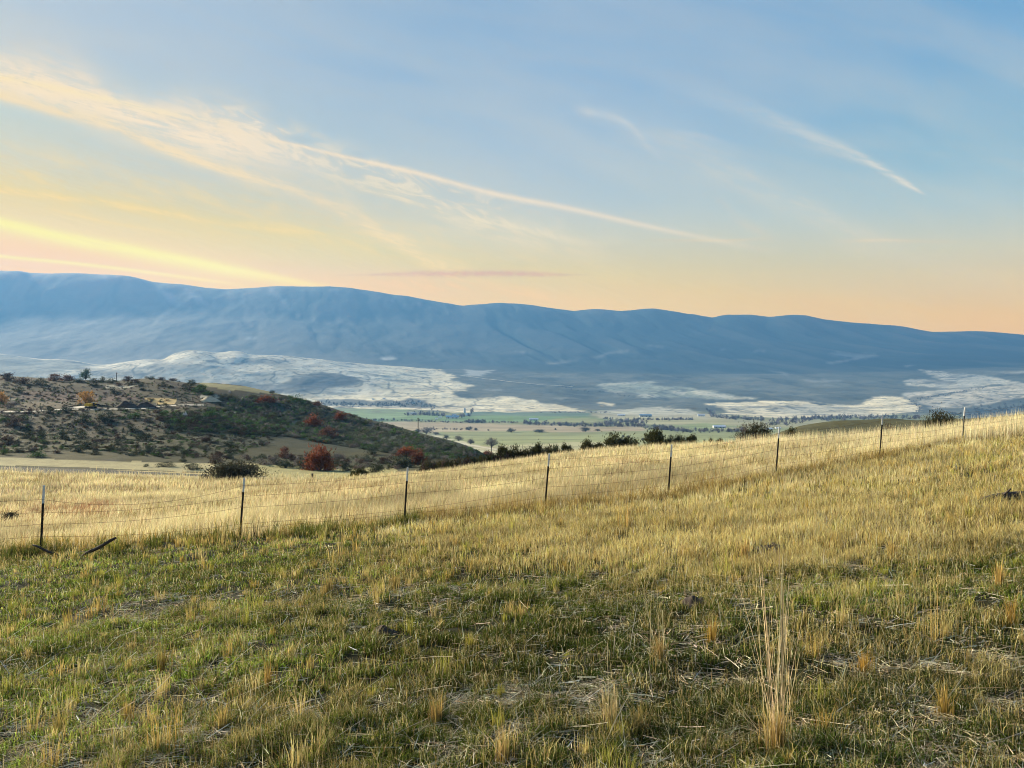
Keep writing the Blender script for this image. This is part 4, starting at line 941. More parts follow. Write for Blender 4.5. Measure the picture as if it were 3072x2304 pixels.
SPEC = {
 "sage":   dict(n_leaf=900, leaf=.045, clumps=22, colour=(.085, .095, .062), up=.5, cvar=.3),
 "dark":   dict(n_leaf=1000, leaf=.045, clumps=22, colour=(.045, .055, .032), up=.5, cvar=.3),
 "plum":   dict(n_leaf=900, leaf=.040, clumps=22, colour=(.075, .055, .045), up=.6, twig=30, cvar=.25, spiky=.5),
 "grey":   dict(n_leaf=800, leaf=.036, clumps=24, colour=(.16, .14, .125), up=.6, twig=40, cvar=.2, spiky=.7, stem=(.14, .12, .10)),
 "red":    dict(n_leaf=3000, leaf=.036, clumps=44, colour=(.165, .058, .028), up=.45, twig=90, cvar=.5, spiky=.5, stem=(.10, .05, .035)),
 "rust":   dict(n_leaf=1000, leaf=.045, clumps=22, colour=(.15, .075, .05), up=.5, cvar=.3, spiky=.4),
 "green":  dict(n_leaf=1000, leaf=.045, clumps=20, colour=(.06, .11, .03), up=.4, cvar=.3),
 "amber":  dict(n_leaf=1100, leaf=.042, clumps=22, colour=(.42, .25, .08), up=.7, cvar=.25, spiky=.6),
 "olive":  dict(n_leaf=2600, leaf=.040, clumps=26, colour=(.05, .052, .02), up=.55, twig=90, cvar=.3, spiky=.35, hollow=.7, stem=(.05, .04, .03)),
 "round":  dict(n_leaf=4200, leaf=.024, clumps=60, colour=(.050, .050, .026), up=.35, twig=80, cvar=.3, spiky=.3, hollow=.3, stem=(.05, .04, .03)),
 "fan":    dict(n_leaf=5200, leaf=.026, clumps=60, colour=(.052, .052, .034), up=.75, twig=120, cvar=.25, spiky=.8, stem=(.08, .06, .05)),
 "tree":   dict(n_leaf=1300, leaf=.038, clumps=26, colour=(.075, .075, .065), up=.4, twig=50, base=.2, cvar=.25, spiky=.3),
 "bare":   dict(n_leaf=1100, leaf=.030, clumps=34, colour=(.17, .155, .14), up=.5, twig=120, base=.22, cvar=.15, spiky=.8, stem=(.13, .11, .10)),
 "pine":   dict(n_leaf=1500, leaf=.040, clumps=26, colour=(.045, .085, .045), up=.3, base=.2, cvar=.25, hollow=.2),
}
PRO = {}
def proto(style, v):
    if (style, v) not in PRO:
        fol, br = bush_mesh(hash((style, v)) % 1 + sum(map(ord, style)) * 10 + v, **SPEC[style])
        # meshes only; objects are made when placed
        o1 = mesh_obj("foliage", fol[0], fol[1], M_leaf, col=fol[2]); o2 = mesh_obj("stem", br[0], br[1], M_leaf, col=br[2])
        me1, me2 = o1.data, o2.data; bpy.data.objects.remove(o1); bpy.data.objects.remove(o2)
        me1.name = style + "_foliage"; me2.name = style + "_stem"
        PRO[(style, v)] = (me1, me2)
    return PRO[(style, v)]
_cnt = [0]
def plant(style, px, py, wpx, hpx, label, cat="bush", name="bush", group=None, dmin=0.0, dist=None, sink=0.04):
    _cnt[0] += 1; v = _cnt[0] % 3
    if dist is not None:
        X = (px - 512) / F * dist; p = np.array([X, dist, float(ground_z(X, dist))])
    else: p = at_hill(px, py, dmin) if 80 < dmin < 450 else at(px, py, dmin)
    k = p[1] / F; r = np.random.default_rng(_cnt[0])
    w, h = wpx * k, hpx * k
    root = empty(name, p, r.uniform(0, 6.28))
    tree = style in ("tree", "bare", "pine")
    a, b = proto(style, v)
    fo = bpy.data.objects.new("crown" if tree else "foliage", a); st = bpy.data.objects.new("trunk" if tree else "branches", b)
    for o in (fo, st):
        C.objects.link(o); o.parent = root; o.scale = (w * 1.25, w * 1.25, h * 1.12); o.location = (0, 0, -sink * h)
    tag(root, label, cat, group)
    return root

ORD = ["leftmost", "second from the left", "third from the left", "fourth from the left", "fifth from the left", "sixth from the left", "seventh from the left", "eighth from the left", "ninth from the left", "tenth from the left",
       "eleventh from the left", "twelfth from the left", "thirteenth from the left", "fourteenth from the left", "fifteenth from the left", "sixteenth from the left"]
def row_of(items, where, group, dmin, cv, name="bush"):
    """items: (crop x, base y, width, style, what, height factor); labelled by look and order within the row"""
    items = sorted(items, key=lambda t: cv([(t[0], 0)])[0][0])
    kx = cv([(1, 0)])[0][0] - cv([(0, 0)])[0][0]
    for i, it in enumerate(items):
        x, y, w, style, what = it[:5]; hf = it[5] if len(it) > 5 else .72
        (px, py), = cv([(x, y)])
        plant(style, px, py, w * kx, w * kx * hf, f"{what}, {ORD[i]} {where}", group=group, dmin=dmin, name=name)

HILLTOP = [(55, 252, 120, "plum", "low brown bush", .5), (200, 280, 110, "plum", "dusky brown bush", .45), (325, 288, 115, "sage", "rounded grey green bush", .5), (455, 256, 90, "rust", "rust tinged bush", .6), (550, 254, 95, "rust", "faded red brown bush", .55),
           (645, 268, 100, "dark", "low dark bush", .35), (785, 268, 100, "dark", "dark green bush", .35), (850, 266, 50, "dark", "small upright dark bush", .9), (925, 276, 85, "sage", "grey bush", .55), (1065, 258, 80, "plum", "brown bush", .5),
           (1215, 236, 30, "dark", "tiny dark bush", .6), (1255, 245, 50, "dark", "small dark bush", .6), (1345, 250, 60, "plum", "thin brown bush", .4), (1430, 256, 70, "plum", "flat brown bush", .3), (1590, 290, 70, "dark", "dark bush", .7)]
row_of(HILLTOP, "on the scrub hilltop", "bushes along the hilltop", 330, c1)
UPPER = [(150, 352, 60, "sage", "small grey bush"), (460, 330, 30, "sage", "tiny grey bush"), (770, 302, 80, "dark", "dark flat bush", .4), (945, 362, 75, "dark", "upright dark bush", .75), (990, 300, 55, "plum", "small brown bush", .5), (1080, 290, 60, "dark", "dark bush", .45), (1120, 275, 70, "plum", "brown bush", .5), (1178, 298, 55, "dark", "small dark bush", .55),
         (1180, 336, 50, "dark", "small round dark bush", .6), (1350, 302, 75, "dark", "dark bush", .5), (1560, 325, 100, "dark", "wide dark bush", .5), (1665, 350, 110, "green", "deep green bush", .65), (1720, 370, 90, "green", "low green bush", .4), (1875, 410, 100, "dark", "wide dark bush", .45), (1925, 400, 60, "sage", "pale grey bush", .5)]
row_of(UPPER, "above the hill road", "bushes above the hill road", 300, c1)
TERR = [(15, 445, 90, "amber", "yellow autumn bush", 1.0), (85, 478, 100, "grey", "pale grey tan bush", .5), (400, 528, 90, "dark", "dark bush", .6), (250, 528, 80, "plum", "brown dark bush", .5), (560, 518, 115, "dark", "wide dark bush", .4), (685, 500, 60, "plum", "low brown bush", .25), (715, 448, 120, "amber", "tall orange tan bush", .9),
        (675, 390, 50, "amber", "small yellow bush", .7), (1010, 505, 60, "sage", "grey green bush", .6), (1380, 476, 70, "dark", "dark low bush", .4), (1620, 475, 50, "dark", "small dark bush", .4), (140, 522, 45, "grey", "small tan bush", .4)]
row_of(TERR, "beside the hill road", "bushes beside the hill road", 200, c1)
MIDS = [(120, 640, 120, "plum", "wide plum brown bush"), (180, 592, 80, "dark", "dark bush"), (35, 590, 90, "green", "dark green bush", .5), (690, 602, 110, "dark", "round dark bush"), (860, 595, 140, "dark", "wide nearly black bush", .6), (1110, 570, 100, "green", "dark green bush", .6), (1100, 682, 105, "dark", "dark bush", .65),
        (845, 694, 90, "dark", "dark bush", .6), (1225, 600, 60, "plum", "small brown bush", .5), (1390, 650, 70, "plum", "brown bush", .5), (1500, 672, 100, "dark", "dark blue green bush", .6), (1330, 590, 80, "plum", "brown bush", .45), (1840, 642, 85, "dark", "dark bush", .6), (1620, 600, 130, "dark", "wide dark bush", .5), (1740, 560, 120, "green", "wide deep green bush", .6)]
row_of(MIDS, "just below the hill road", "bushes below the hill road", 130, c1)
LOW1 = [(60, 792, 110, "plum", "wide brown bush"), (225, 732, 80, "dark", "dark bush"), (345, 732, 70, "dark", "tall dark bush", 1.0), (520, 742, 80, "dark", "tall dark bush", 1.0), (680, 738, 80, "dark", "round dark bush"), (965, 745, 60, "plum", "small brown bush"), (1020, 736, 60, "dark", "small dark bush", .6),
        (1190, 755, 100, "dark", "wide dark bush", .6), (1340, 745, 60, "dark", "small dark bush", .5), (1430, 735, 70, "sage", "grey green bush", .5), (1710, 760, 85, "plum", "plum brown bush", .5), (1850, 740, 60, "sage", "grey bush", .5), (1890, 800, 90, "dark", "dark bush", .5)]
row_of(LOW1, "in the slope's top row", "bushes in the upper row of the lower slope", 120, c1)
LOW2 = [(140, 792, 60, "dark", "small dark bush"), (375, 782, 60, "dark", "small dark bush", .6), (515, 822, 40, "green", "tiny green bush", .9), (725, 820, 85, "dark", "round dark bush", .8), (800, 802, 60, "sage", "grey green bush", .6), (850, 768, 90, "plum", "flat brown bush", .35), (985, 788, 80, "dark", "dark bush", .55),
        (1130, 808, 60, "sage", "grey bush", .7), (1225, 855, 110, "dark", "wide dark bush", .6), (1460, 832, 90, "dark", "dark bush", .45), (1525, 868, 70, "dark", "dark round bush", .6), (1600, 805, 60, "sage", "grey bush", .5), (1700, 830, 80, "sage", "grey green bush", .6), (1810, 880, 60, "plum", "brown bush", .6), (1905, 855, 90, "dark", "dark bush", .7)]
row_of(LOW2, "in the slope's middle row", "bushes in the middle row of the lower slope", 115, c1)
LOW3 = [(25, 868, 60, "green", "small green bush", .9), (150, 848, 50, "sage", "small grey bush"), (310, 888, 125, "green", "wide dark green bush", .45), (475, 856, 65, "plum", "flat brown bush", .35), (650, 848, 95, "dark", "dark bush", .6), (790, 868, 75, "dark", "dark low bush", .45), (920, 838, 75, "dark", "dark bush", .7), (975, 832, 50, "sage", "small grey bush"),
        (1520, 930, 60, "dark", "small dark bush", .5), (1375, 968, 125, "dark", "long low dark bush", .3), (1215, 970, 40, "sage", "tiny grey bush", .8), (1585, 992, 120, "sage", "wide grey bush", .5), (1785, 948, 110, "plum", "plum brown bush", .7), (1900, 900, 70, "dark", "dark bush", .6)]
row_of(LOW3, "in the slope's bottom row", "bushes in the bottom row of the lower slope", 105, c1)
NOSE = [(325, 358, 50, "dark", "small dark bush", .5), (165, 408, 70, "sage", "grey bush", .6), (540, 440, 140, "green", "wide green bush", .5), (265, 478, 120, "dark", "dark bush", .4), (690, 520, 80, "sage", "grey bush", .5), (1005, 560, 60, "dark", "dark bush", .45), (955, 548, 60, "red", "small red brown bush", .4)]
row_of(NOSE, "high on the right flank", "bushes on the upper right flank", 200, c2)
NOSE2 = [(340, 940, 110, "grey", "pale grey bush", .55), (435, 978, 120, "dark", "dark bush", .6), (600, 990, 130, "dark", "wide dark bush", .65), (480, 920, 90, "plum", "plum bush", .6), (840, 978, 60, "dark", "small dark bush", .5), (940, 1005, 85, "dark", "dark bush", .8), (1035, 1045, 125, "olive", "olive brown bush", .5), (1190, 1015, 120, "dark", "dark bush", .65), (1100, 925, 90, "sage", "grey green bush", .6),
         (1150, 865, 90, "dark", "dark green bush", .7), (1300, 850, 70, "dark", "dark bush", .6), (1420, 975, 200, "dark", "large blackish bush", .55), (1245, 945, 90, "plum", "brown bush", .6), (860, 905, 110, "grey", "grey bush", .5)]
row_of(NOSE2, "at the foot of the right flank", "bushes at the foot of the right flank", 88, c2)
for (x, y, w, h, lb) in ((715, 1000, 200, 195, "large round crimson bush standing at the foot of the hill"), (268, 440, 145, 60, "red bush highest on the right flank of the hill"), (685, 470, 75, 40, "small dull red bush near the skyline of the right flank"), (885, 585, 78, 70, "round dark red bush near the edge of the grey sage slope"),
                         (660, 640, 125, 100, "bright red bush halfway down the right flank"), (800, 730, 170, 75, "brown red thicket just below the bright red bush"), (1440, 880, 150, 75, "long red bush above the blackish bush by the fence post"), (1530, 950, 110, 110, "deep red bush drooping beside the blackish bush"), (2110, 870, 90, 40, "flat rust red bush at the tip of the hill by the pole"), (420, 900, 90, 90, "small maroon bush left of the large crimson bush")):
    (px, py), = c2([(x, y)]); plant("rust" if "maroon" in lb or "thicket" in lb or "dull" in lb else "red", px, py, w * .12056, h * .12056, lb, group="red autumn bushes", dmin=100)
(px, py), = c1([(1940, 1072)]); plant("fan", px, py, 47, 16.5, "broad dark twiggy bush at the far edge of the straw field", dmin=60)
(px, py), = c1([(712, 247)]); plant("pine", px, py, 9.5, 10.5, "lone green tree on the top of the scrub hill", cat="tree", name="tree", dmin=330)
# bushes behind the crest of the field
CREST = [(20, 905, 100, 70), (110, 905, 110, 70), (210, 905, 110, 80), (300, 895, 110, 125), (400, 890, 110, 115), (485, 890, 100, 85), (580, 880, 105, 105), (700, 860, 60, 45), (745, 858, 40, 35), (820, 846, 70, 72), (862, 845, 55, 52), (990, 828, 105, 90), (1095, 822, 105, 50), (1225, 808, 145, 118), (1345, 805, 160, 80), (1565, 788, 165, 120), (1690, 780, 85, 65), (1770, 765, 90, 68), (1865, 758, 85, 62), (1970, 752, 22, 26), (2025, 755, 40, 36), (2100, 752, 60, 30)]
WHAT = ["low olive bush", "low dark olive bush", "dark olive bush", "tall open branched bush", "ragged dark bush", "dark rounded bush", "spiky topped bush", "small pale bush", "tiny faint bush", "upright dark bush", "small rounded bush", "open crowned dark bush", "low wide bush", "tallest tree shaped bush", "long low dark bush", "big upright spiky bush", "low green bush", "ragged wide bush", "bush with an arching branch", "tiny twig bush", "small thin bush", "faint low bush"]
for i, (x, y, w, h) in enumerate(CREST):
    (px, py), = c3([(x, y)])
    nb = "by the fourth fence post" if x < 640 and x > 480 else ("just right of the fourth fence post" if x < 1000 and x > 640 else ("between the fourth and fifth fence posts" if x < 1600 and x > 900 else ("by the fifth fence post" if x < 1800 and x > 1500 else ("right of the fifth fence post" if x > 1700 else "left of the fourth fence post"))))
    plant("olive", px, py + 2, w * .12056, h * .12056 + 4, f"{WHAT[i]} on the field crest {nb}", group="dark bushes on the crest of the straw field", dist=float(np.interp(px, [460, 560, 740], [86, 84, 80])), sink=.02)
for (x, y, w, h, st, lb) in ((385, 845, 215, 105, "round", "wide dusky bush on the crest just left of the sixth fence post"), (300, 830, 100, 85, "grey", "purple grey twiggy bush leaning out of the dusky bush"), (620, 835, 80, 62, "olive", "thin dark bush on the crest right of the sixth fence post"), (1290, 800, 70, 65, "plum", "faint brown bush on the brown hill right of the seventh post"),
                            (1635, 772, 170, 140, "round", "large round dark bush on the crest left of the last fence post"), (1720, 765, 90, 75, "round", "smaller dark bush joined to the right of the large round bush"), (1545, 775, 60, 50, "plum", "low brown bush at the left foot of the large round bush")):
    (px, py), = c4([(x, y)]); plant(st, px, py + 2, w * .14647, h * .14647 + 6, lb, dist=float(np.interp(px, [740, 850, 950], [77, 73, 66])), sink=.02)
# weed stalks in the field on the left, far field clump
(px, py), = c1([(90, 1190)]); plant("fan", px, py, 16, 12, "thin brown weed clump in the straw field near the left edge", cat="plant", name="weed", dist=34.0)
for i, (x, y, w, h, lb) in enumerate(((1185, 885, 60, 22, "dark brown weed clump below the top wire in the straw field"), (845, 1000, 55, 40, "ochre weed clump right of the fourth fence post"), )):
    (px, py), = c3([(x, y)]); plant("plum" if i == 0 else "amber", px, py, w * .12056, h * .12056, lb, cat="plant", name="weed", dmin=22)
# single trees out in the valley
VT = [(20, 665, 45, 30, "tree", "small dark tree, first of the line between tan and green field"), (78, 668, 32, 20, "tree", "tiny plum tree second along the line between the fields"), (370, 684, 62, 32, "tree", "round purple tree third along the line between the fields"), (605, 684, 85, 26, "tree", "wide low tree fourth along the line between the fields"),
      (985, 678, 78, 34, "tree", "purple tree pair standing at the green field edge"), (1085, 674, 40, 18, "tree", "small red brown tree right of the purple pair"), (180, 670, 16, 12, "tree", "speck of a tree between the plum and the round purple tree"), (735, 664, 20, 14, "tree", "tiny tree right of the wide low one"),
      (35, 782, 52, 42, "bare", "small leafless tree at the lower left of the green field"), (207, 812, 108, 78, "bare", "lone round leafless tree beside the utility pole"), (1300, 726, 26, 20, "tree", "small tree above the tallest crest bush, left one"), (1340, 728, 22, 18, "tree", "small tree above the tallest crest bush, right one"), (1460, 748, 22, 18, "tree", "tiny tree in the green field above the long low bush")]
for (x, y, w, h, st, lb) in VT:
    (px, py), = c3([(x, y)]); plant(st, px, py, w * .12056, h * .12056, lb, cat="tree", name="tree", group="single trees on the valley fields", dmin=500)
for (x, y, w, h, st, lb) in ((1600, 700, 100, 60, "bare", "clump of grey trees right of the tall utility pole"), (1530, 685, 45, 28, "tree", "dark shrub at the foot of the tall utility pole"), (1680, 705, 50, 25, "bare", "small grey tree right of the grey clump"), (1770, 738, 50, 30, "tree", "purple round tree beside the pale track"), (1868, 755, 66, 44, "bare", "leafless spreading tree above the pale track"), (1968, 782, 52, 38, "bare", "smaller leafless tree further down the pale track"),
                            (1865, 662, 170, 0, None, ""),):
    if st is None: continue
    (px, py), = c2([(x, y)]); plant(st, px, py, w * .12056, h * .12056, lb, cat="tree", name="tree", group="single trees on the valley fields", dmin=470)
for (x, y, w, h, lb) in ((1830, 664, 110, 25, "row of plum brushy trees at the left end of the field line"), (1950, 664, 55, 26, "rounded plum tree in the field line"), (2014, 668, 40, 18, "small red brown tree at the field line")):
    pass

# ------------------------------------------------------------------ masses of brush and far woods (nobody could count them)
def scatter(name, pts, sizes, styles, label, colmul=None, cat="brush", n_leaf=None):
    base = {}
    for st in set(styles):
        sp = dict(SPEC[st]); sp["n_leaf"] = n_leaf or 220; sp["leaf"] = sp["leaf"] * 1.7; sp["clumps"] = 14; sp["twig"] = 0
        for v in range(3):
            fol, br = bush_mesh(900 + v + sum(map(ord, st)), **sp); base[(st, v)] = join([fol, br])
    vs, fs, cs, o = [], [], [], 0
    r = np.random.default_rng(len(pts))
    for i, (p, s) in enumerate(zip(pts, sizes)):
        v, f, c = base[(styles[i % len(styles)], r.integers(0, 3))]
        a = r.uniform(0, 6.28); ca_, sa_ = math.cos(a), math.sin(a)
        q = np.stack([(v[:, 0] * ca_ - v[:, 1] * sa_) * s[0], (v[:, 0] * sa_ + v[:, 1] * ca_) * s[0], v[:, 2] * s[1] - .05 * s[1]], -1) + p
        vs.append(q.astype(np.float32)); fs.append(f + o); cs.append(c * math.exp(r.normal(0, .18)) * (colmul if colmul is not None else 1)); o += len(v)
    ob = mesh_obj(name, np.concatenate(vs), np.concatenate(fs), M_leaf, col=np.clip(np.concatenate(cs), 0, 1))
    tag(ob, label, cat, kind="stuff"); return ob
r = np.random.default_rng(5)
def place(poly, n, d0, d1, dens=None):
    """random ground points whose picture position falls in a polygon"""
    poly = np.array(poly); out = []
    lo, hi = poly.min(0), poly.max(0)
    while len(out) < n:
        x, y = r.uniform(lo[0], hi[0]), r.uniform(lo[1], hi[1])
        if inpoly(np.array([x]), np.array([y]), poly)[0]:
            p = at(x, y, d0)
            if p[1] < d1: out.append(p)
            else: n -= 1
    return out
# grey sage crowding the right flank
P_ = place(c2([(-50, 420), (150, 380), (480, 400), (650, 440), (1000, 560), (1400, 665), (1900, 810), (2060, 870), (1600, 920), (1300, 860), (800, 780), (300, 700), (-100, 650)]), 1500, 150, 430)
scatter("sagebrush", P_, [(r.uniform(1.4, 3.4), r.uniform(.7, 1.8)) for _ in P_], ["sage", "sage", "grey", "dark", "sage", "green"], "grey green sagebrush crowding the right flank of the hill", colmul=np.array((1.25, 1.3, 1.3)))
P_ = place(c1([(-60, 270), (1000, 260), (1500, 260), (1900, 400), (2300, 560), (2300, 760), (1900, 900), (1300, 900), (700, 840), (-60, 860)]), 2300, 120, 440)
scatter("low_scrub", P_, [(r.uniform(.5, 2.4), r.uniform(.3, 1.0)) for _ in P_], ["dark", "plum", "sage", "dark", "green"], "small dark scrub dotted over the scrub hill", cat="brush")
P_ = place(c1([(1300, 520), (2212, 480), (2400, 600), (2300, 720), (1900, 700), (1400, 660)]), 420, 120, 440)
scatter("dense_scrub", P_, [(r.uniform(1.5, 3.6), r.uniform(.8, 1.6)) for _ in P_], ["dark", "dark", "plum", "green"], "dark blue green scrub massed on the middle of the hill")
P_ = place(c2([(60, 900), (400, 880), (1300, 880), (1600, 930), (1500, 990), (900, 1000), (200, 960)]), 170, 95, 240)
scatter("foot_scrub", P_, [(r.uniform(1.0, 2.2), r.uniform(.6, 1.3)) for _ in P_], ["sage", "plum", "grey", "dark"], "mixed brown and grey scrub along the foot of the hill")
# olive brush along the crest in the middle
P_ = []
for px in np.arange(424, 560, 1.1):
    for _ in range(3):
        dd = r.uniform(84, 94); X = (px - 512) / F * dd; P_.append(np.array([X, dd, float(ground_z(X, dd))]))
scatter("crest_brush", P_, [(r.uniform(.8, 1.7), r.uniform(.9, 1.75)) for _ in P_], ["olive", "olive", "dark", "plum"], "band of olive brown brush just behind the crest of the straw field", n_leaf=260)
# tree belts on the valley floor
def belt(pts, n, w, h, jy=1.0):
    pts = np.array(pts); L = np.concatenate([[0], np.cumsum(np.hypot(*np.diff(pts, axis=0).T))]); out = []
    for _ in range(n):
        t = r.uniform(0, L[-1]); x = np.interp(t, L, pts[:, 0]) + r.normal(0, .8); y = np.interp(t, L, pts[:, 1]) + r.normal(0, jy)
        p = at(x, y, 480); k = p[1] / F; out.append((p, (w * k * r.uniform(.6, 1.4), h * k * r.uniform(.5, 1.35))))
    return out
B = []
B += belt(c3([(480, 610), (700, 625), (1000, 632), (1200, 630), (1480, 632)]), 150, 3.6, 3.6, .5)
B += belt(c3([(1150, 615), (1300, 600), (1480, 612)]), 60, 3.6, 3.8, .8)
B += belt(c3([(1480, 655), (1650, 662), (1800, 678), (2212, 680), (2300, 678)]), 130, 3.6, 3.8, .5)
B += belt(c3([(1540, 640), (1700, 660)]), 30, 3.2, 3.2, .8)
B += belt(c3([(-1090, 575), (-600, 585), (-200, 600), (0, 603), (200, 603), (430, 606)]), 150, 2.4, 2.2, .3)
B += belt(c3([(0, 602), (170, 602)]), 30, 3, 3, .3)
B += belt(c3([(1360, 580), (1600, 582), (1880, 578)]), 60, 2.4, 2.4, .3)
B += belt(c3([(1130, 570), (1220, 578)]), 12, 2.4, 2.2, .3)
B += belt(c4([(80, 685), (250, 700), (440, 708)]), 60, 3.4, 3.6, .5)
B += belt(c4([(450, 735), (600, 738), (650, 720), (800, 702), (1000, 698), (1500, 692)]), 150, 3.4, 3.8, .9)
B += belt(c4([(460, 715), (700, 700), (900, 692)]), 60, 3, 3.4, .8)
B += belt(c7([(60, 480), (400, 490), (800, 480)]), 40, 2.2, 2.2, .3)
B += belt(c3([(600, 518), (1000, 522), (1200, 518)]), 40, 1.8, 1.3, .3)
B += belt(c2([(1420, 540), (1560, 535), (1750, 550)]), 50, 3.2, 3.4, .5)
B += belt(c2([(1880, 560), (1960, 545), (1985, 500)]), 22, 2.6, 3.4, .5)
B += belt(c2([(1620, 660), (1790, 664), (1900, 664)]), 24, 2.2, 2.2, .2)
B += belt(c2([(1930, 664), (1975, 664)]), 6, 2.6, 2.8, .2)
B += belt(c3([(1990, 500), (2040, 540), (2080, 560)]), 24, 2.6, 3.2, .8)
B += belt(c3([(790, 300), (900, 300)]), 6, 1.5, 1., .2)
scatter("woodland", [b[0] for b in B], [b[1] for b in B], ["tree", "bare", "tree", "plum"], "leafless grey purple tree belts along the creek on the valley floor", cat="woods", n_leaf=150, colmul=np.array((.95, .95, 1.25)))
B = belt(c2([(700, 440), (900, 455), (1200, 462), (1380, 450)]), 150, 2.4, 2.2, 1.2)
B += belt(c2([(1380, 470), (1500, 440), (1600, 465), (1690, 485)]), 60, 2.2, 2, 1.4)
B += belt(c4([(1700, 690), (1900, 660), (2212, 620), (2400, 640)]), 150, 3, 2.6, 2.5)
B += belt(c4([(1430, 575), (1600, 545), (1800, 510), (1960, 480)]), 80, 1.8, 1.2, .6)
B += belt(c4([(1450, 590), (1520, 630), (1460, 665)]), 30, 1.8, 1.6, .8)
B += belt(cD([(1480, 655), (1620, 690), (1800, 700), (2000, 740), (2100, 765)]), 40, 1.6, .9, .5)
scatter("far_woodland", [b[0] for b in B], [b[1] for b in B], ["tree", "dark", "plum"], "dark wooded banks and draws at the foot of the tan benches", cat="woods", n_leaf=120, colmul=np.array((.9, 1.0, 1.2)))
# ------------------------------------------------------------------ built things
M_post = simple_mat("dark_green_post_paint", (0.012, 0.014, 0.013), .55, .3, .3, 30)
M_tip = simple_mat("white_post_tip", (0.72, 0.73, 0.70), .5, 0, .12, 30)
M_wire = simple_mat("rusty_wire", (0.17, 0.10, 0.055), .7, .5, .3, 20)
M_wood = simple_mat("weathered_wood", (0.05, 0.04, 0.032), .9, 0, .4, 9, .6)
M_pole = simple_mat("pole_wood", (0.06, 0.05, 0.045), .9, 0, .2, 2)
M_yel = simple_mat("machine_yellow", (0.62, 0.42, 0.03), .45, 0, .12, 3)
M_crm = simple_mat("cream_roof_panel", (0.75, 0.72, 0.55), .5, 0, .05, 3)
M_blk = simple_mat("track_black", (0.03, 0.022, 0.018), .8, 0, .4, 3)
M_gls = simple_mat("dark_cab_glass", (0.02, 0.025, 0.03), .1, 0, 0, 3, spec=.8)
M_wht = simple_mat("white_metal_siding", (0.78, 0.79, 0.80), .6, 0, .05, .3)
M_blu = simple_mat("blue_grey_roof", (0.22, 0.34, 0.42), .5, .1, .08, .3)
M_gry = simple_mat("grey_siding", (0.42, 0.43, 0.42), .7, 0, .08, .3)
M_drk = simple_mat("dark_opening", (0.03, 0.03, 0.035), .7, 0, 0, 1)
M_rock = simple_mat("pale_rock", (0.46, 0.43, 0.38), .9, 0, .25, 1.5, .8)
M_dirt = simple_mat("heaped_earth", (0.05, 0.036, 0.027), .95, 0, .4, .8, 1.0)
M_sand = simple_mat("sandy_spoil", (0.44, 0.38, 0.25), .95, 0, .2, .8, .8)
M_conc = simple_mat("silo_concrete", (0.6, 0.6, 0.58), .8, 0, .08, .4)

class MB:
    def __init__(s): s.v = []; s.q = []; s.t = []
    def box(s, c, d, ax=None):
        c = np.array(c, float); h = np.array(d, float) / 2; n = len(s.v)
        for z in (-1, 1):
            for x, y in ((-1, -1), (1, -1), (1, 1), (-1, 1)):
                p = np.array([x * h[0], y * h[1], z * h[2]])
                s.v.append(c + (ax @ p if ax is not None else p))
        s.q += [(n + 3, n + 2, n + 1, n), (n + 4, n + 5, n + 6, n + 7)] + [(n + i, n + (i + 1) % 4, n + 4 + (i + 1) % 4, n + 4 + i) for i in range(4)]
        return s
    def tube(s, pts, rad, k=6):
        pts = [np.array(p, float) for p in pts]; n0 = len(s.v); m = len(pts)
        rr = rad if isinstance(rad, (list, tuple, np.ndarray)) else [rad] * m
        for i, p in enumerate(pts):
            d = pts[min(i + 1, m - 1)] - pts[max(i - 1, 0)]; d /= np.linalg.norm(d) + 1e-9
            u = np.cross(d, (0.05, 0.1, 1) if abs(d[2]) < .9 else (1, 0.1, 0)); u /= np.linalg.norm(u); w = np.cross(d, u)
            for j in range(k):
                t = 2 * math.pi * j / k; s.v.append(p + (u * math.cos(t) + w * math.sin(t)) * rr[i])
        for i in range(m - 1):
            for j in range(k):
                a = n0 + i * k + j; b = n0 + i * k + (j + 1) % k; s.q.append((a, b, b + k, a + k))
        for e, off in ((n0, 0), (n0 + (m - 1) * k, 1)):
            for j in range(1, k - 1): s.t.append((e, e + j + (1 if not off else 0), e + j + (0 if not off else 1)) if off == 0 else (e, e + j, e + j + 1))
        return s
    def build(s, name, mat, parent=None, smooth=False):
        fs = []
        if s.q: fs.append(np.array(s.q))
        if s.t: fs.append(np.array(s.t))
        return mesh_obj(name, np.array(s.v), fs, mat, parent=parent, smooth=smooth)

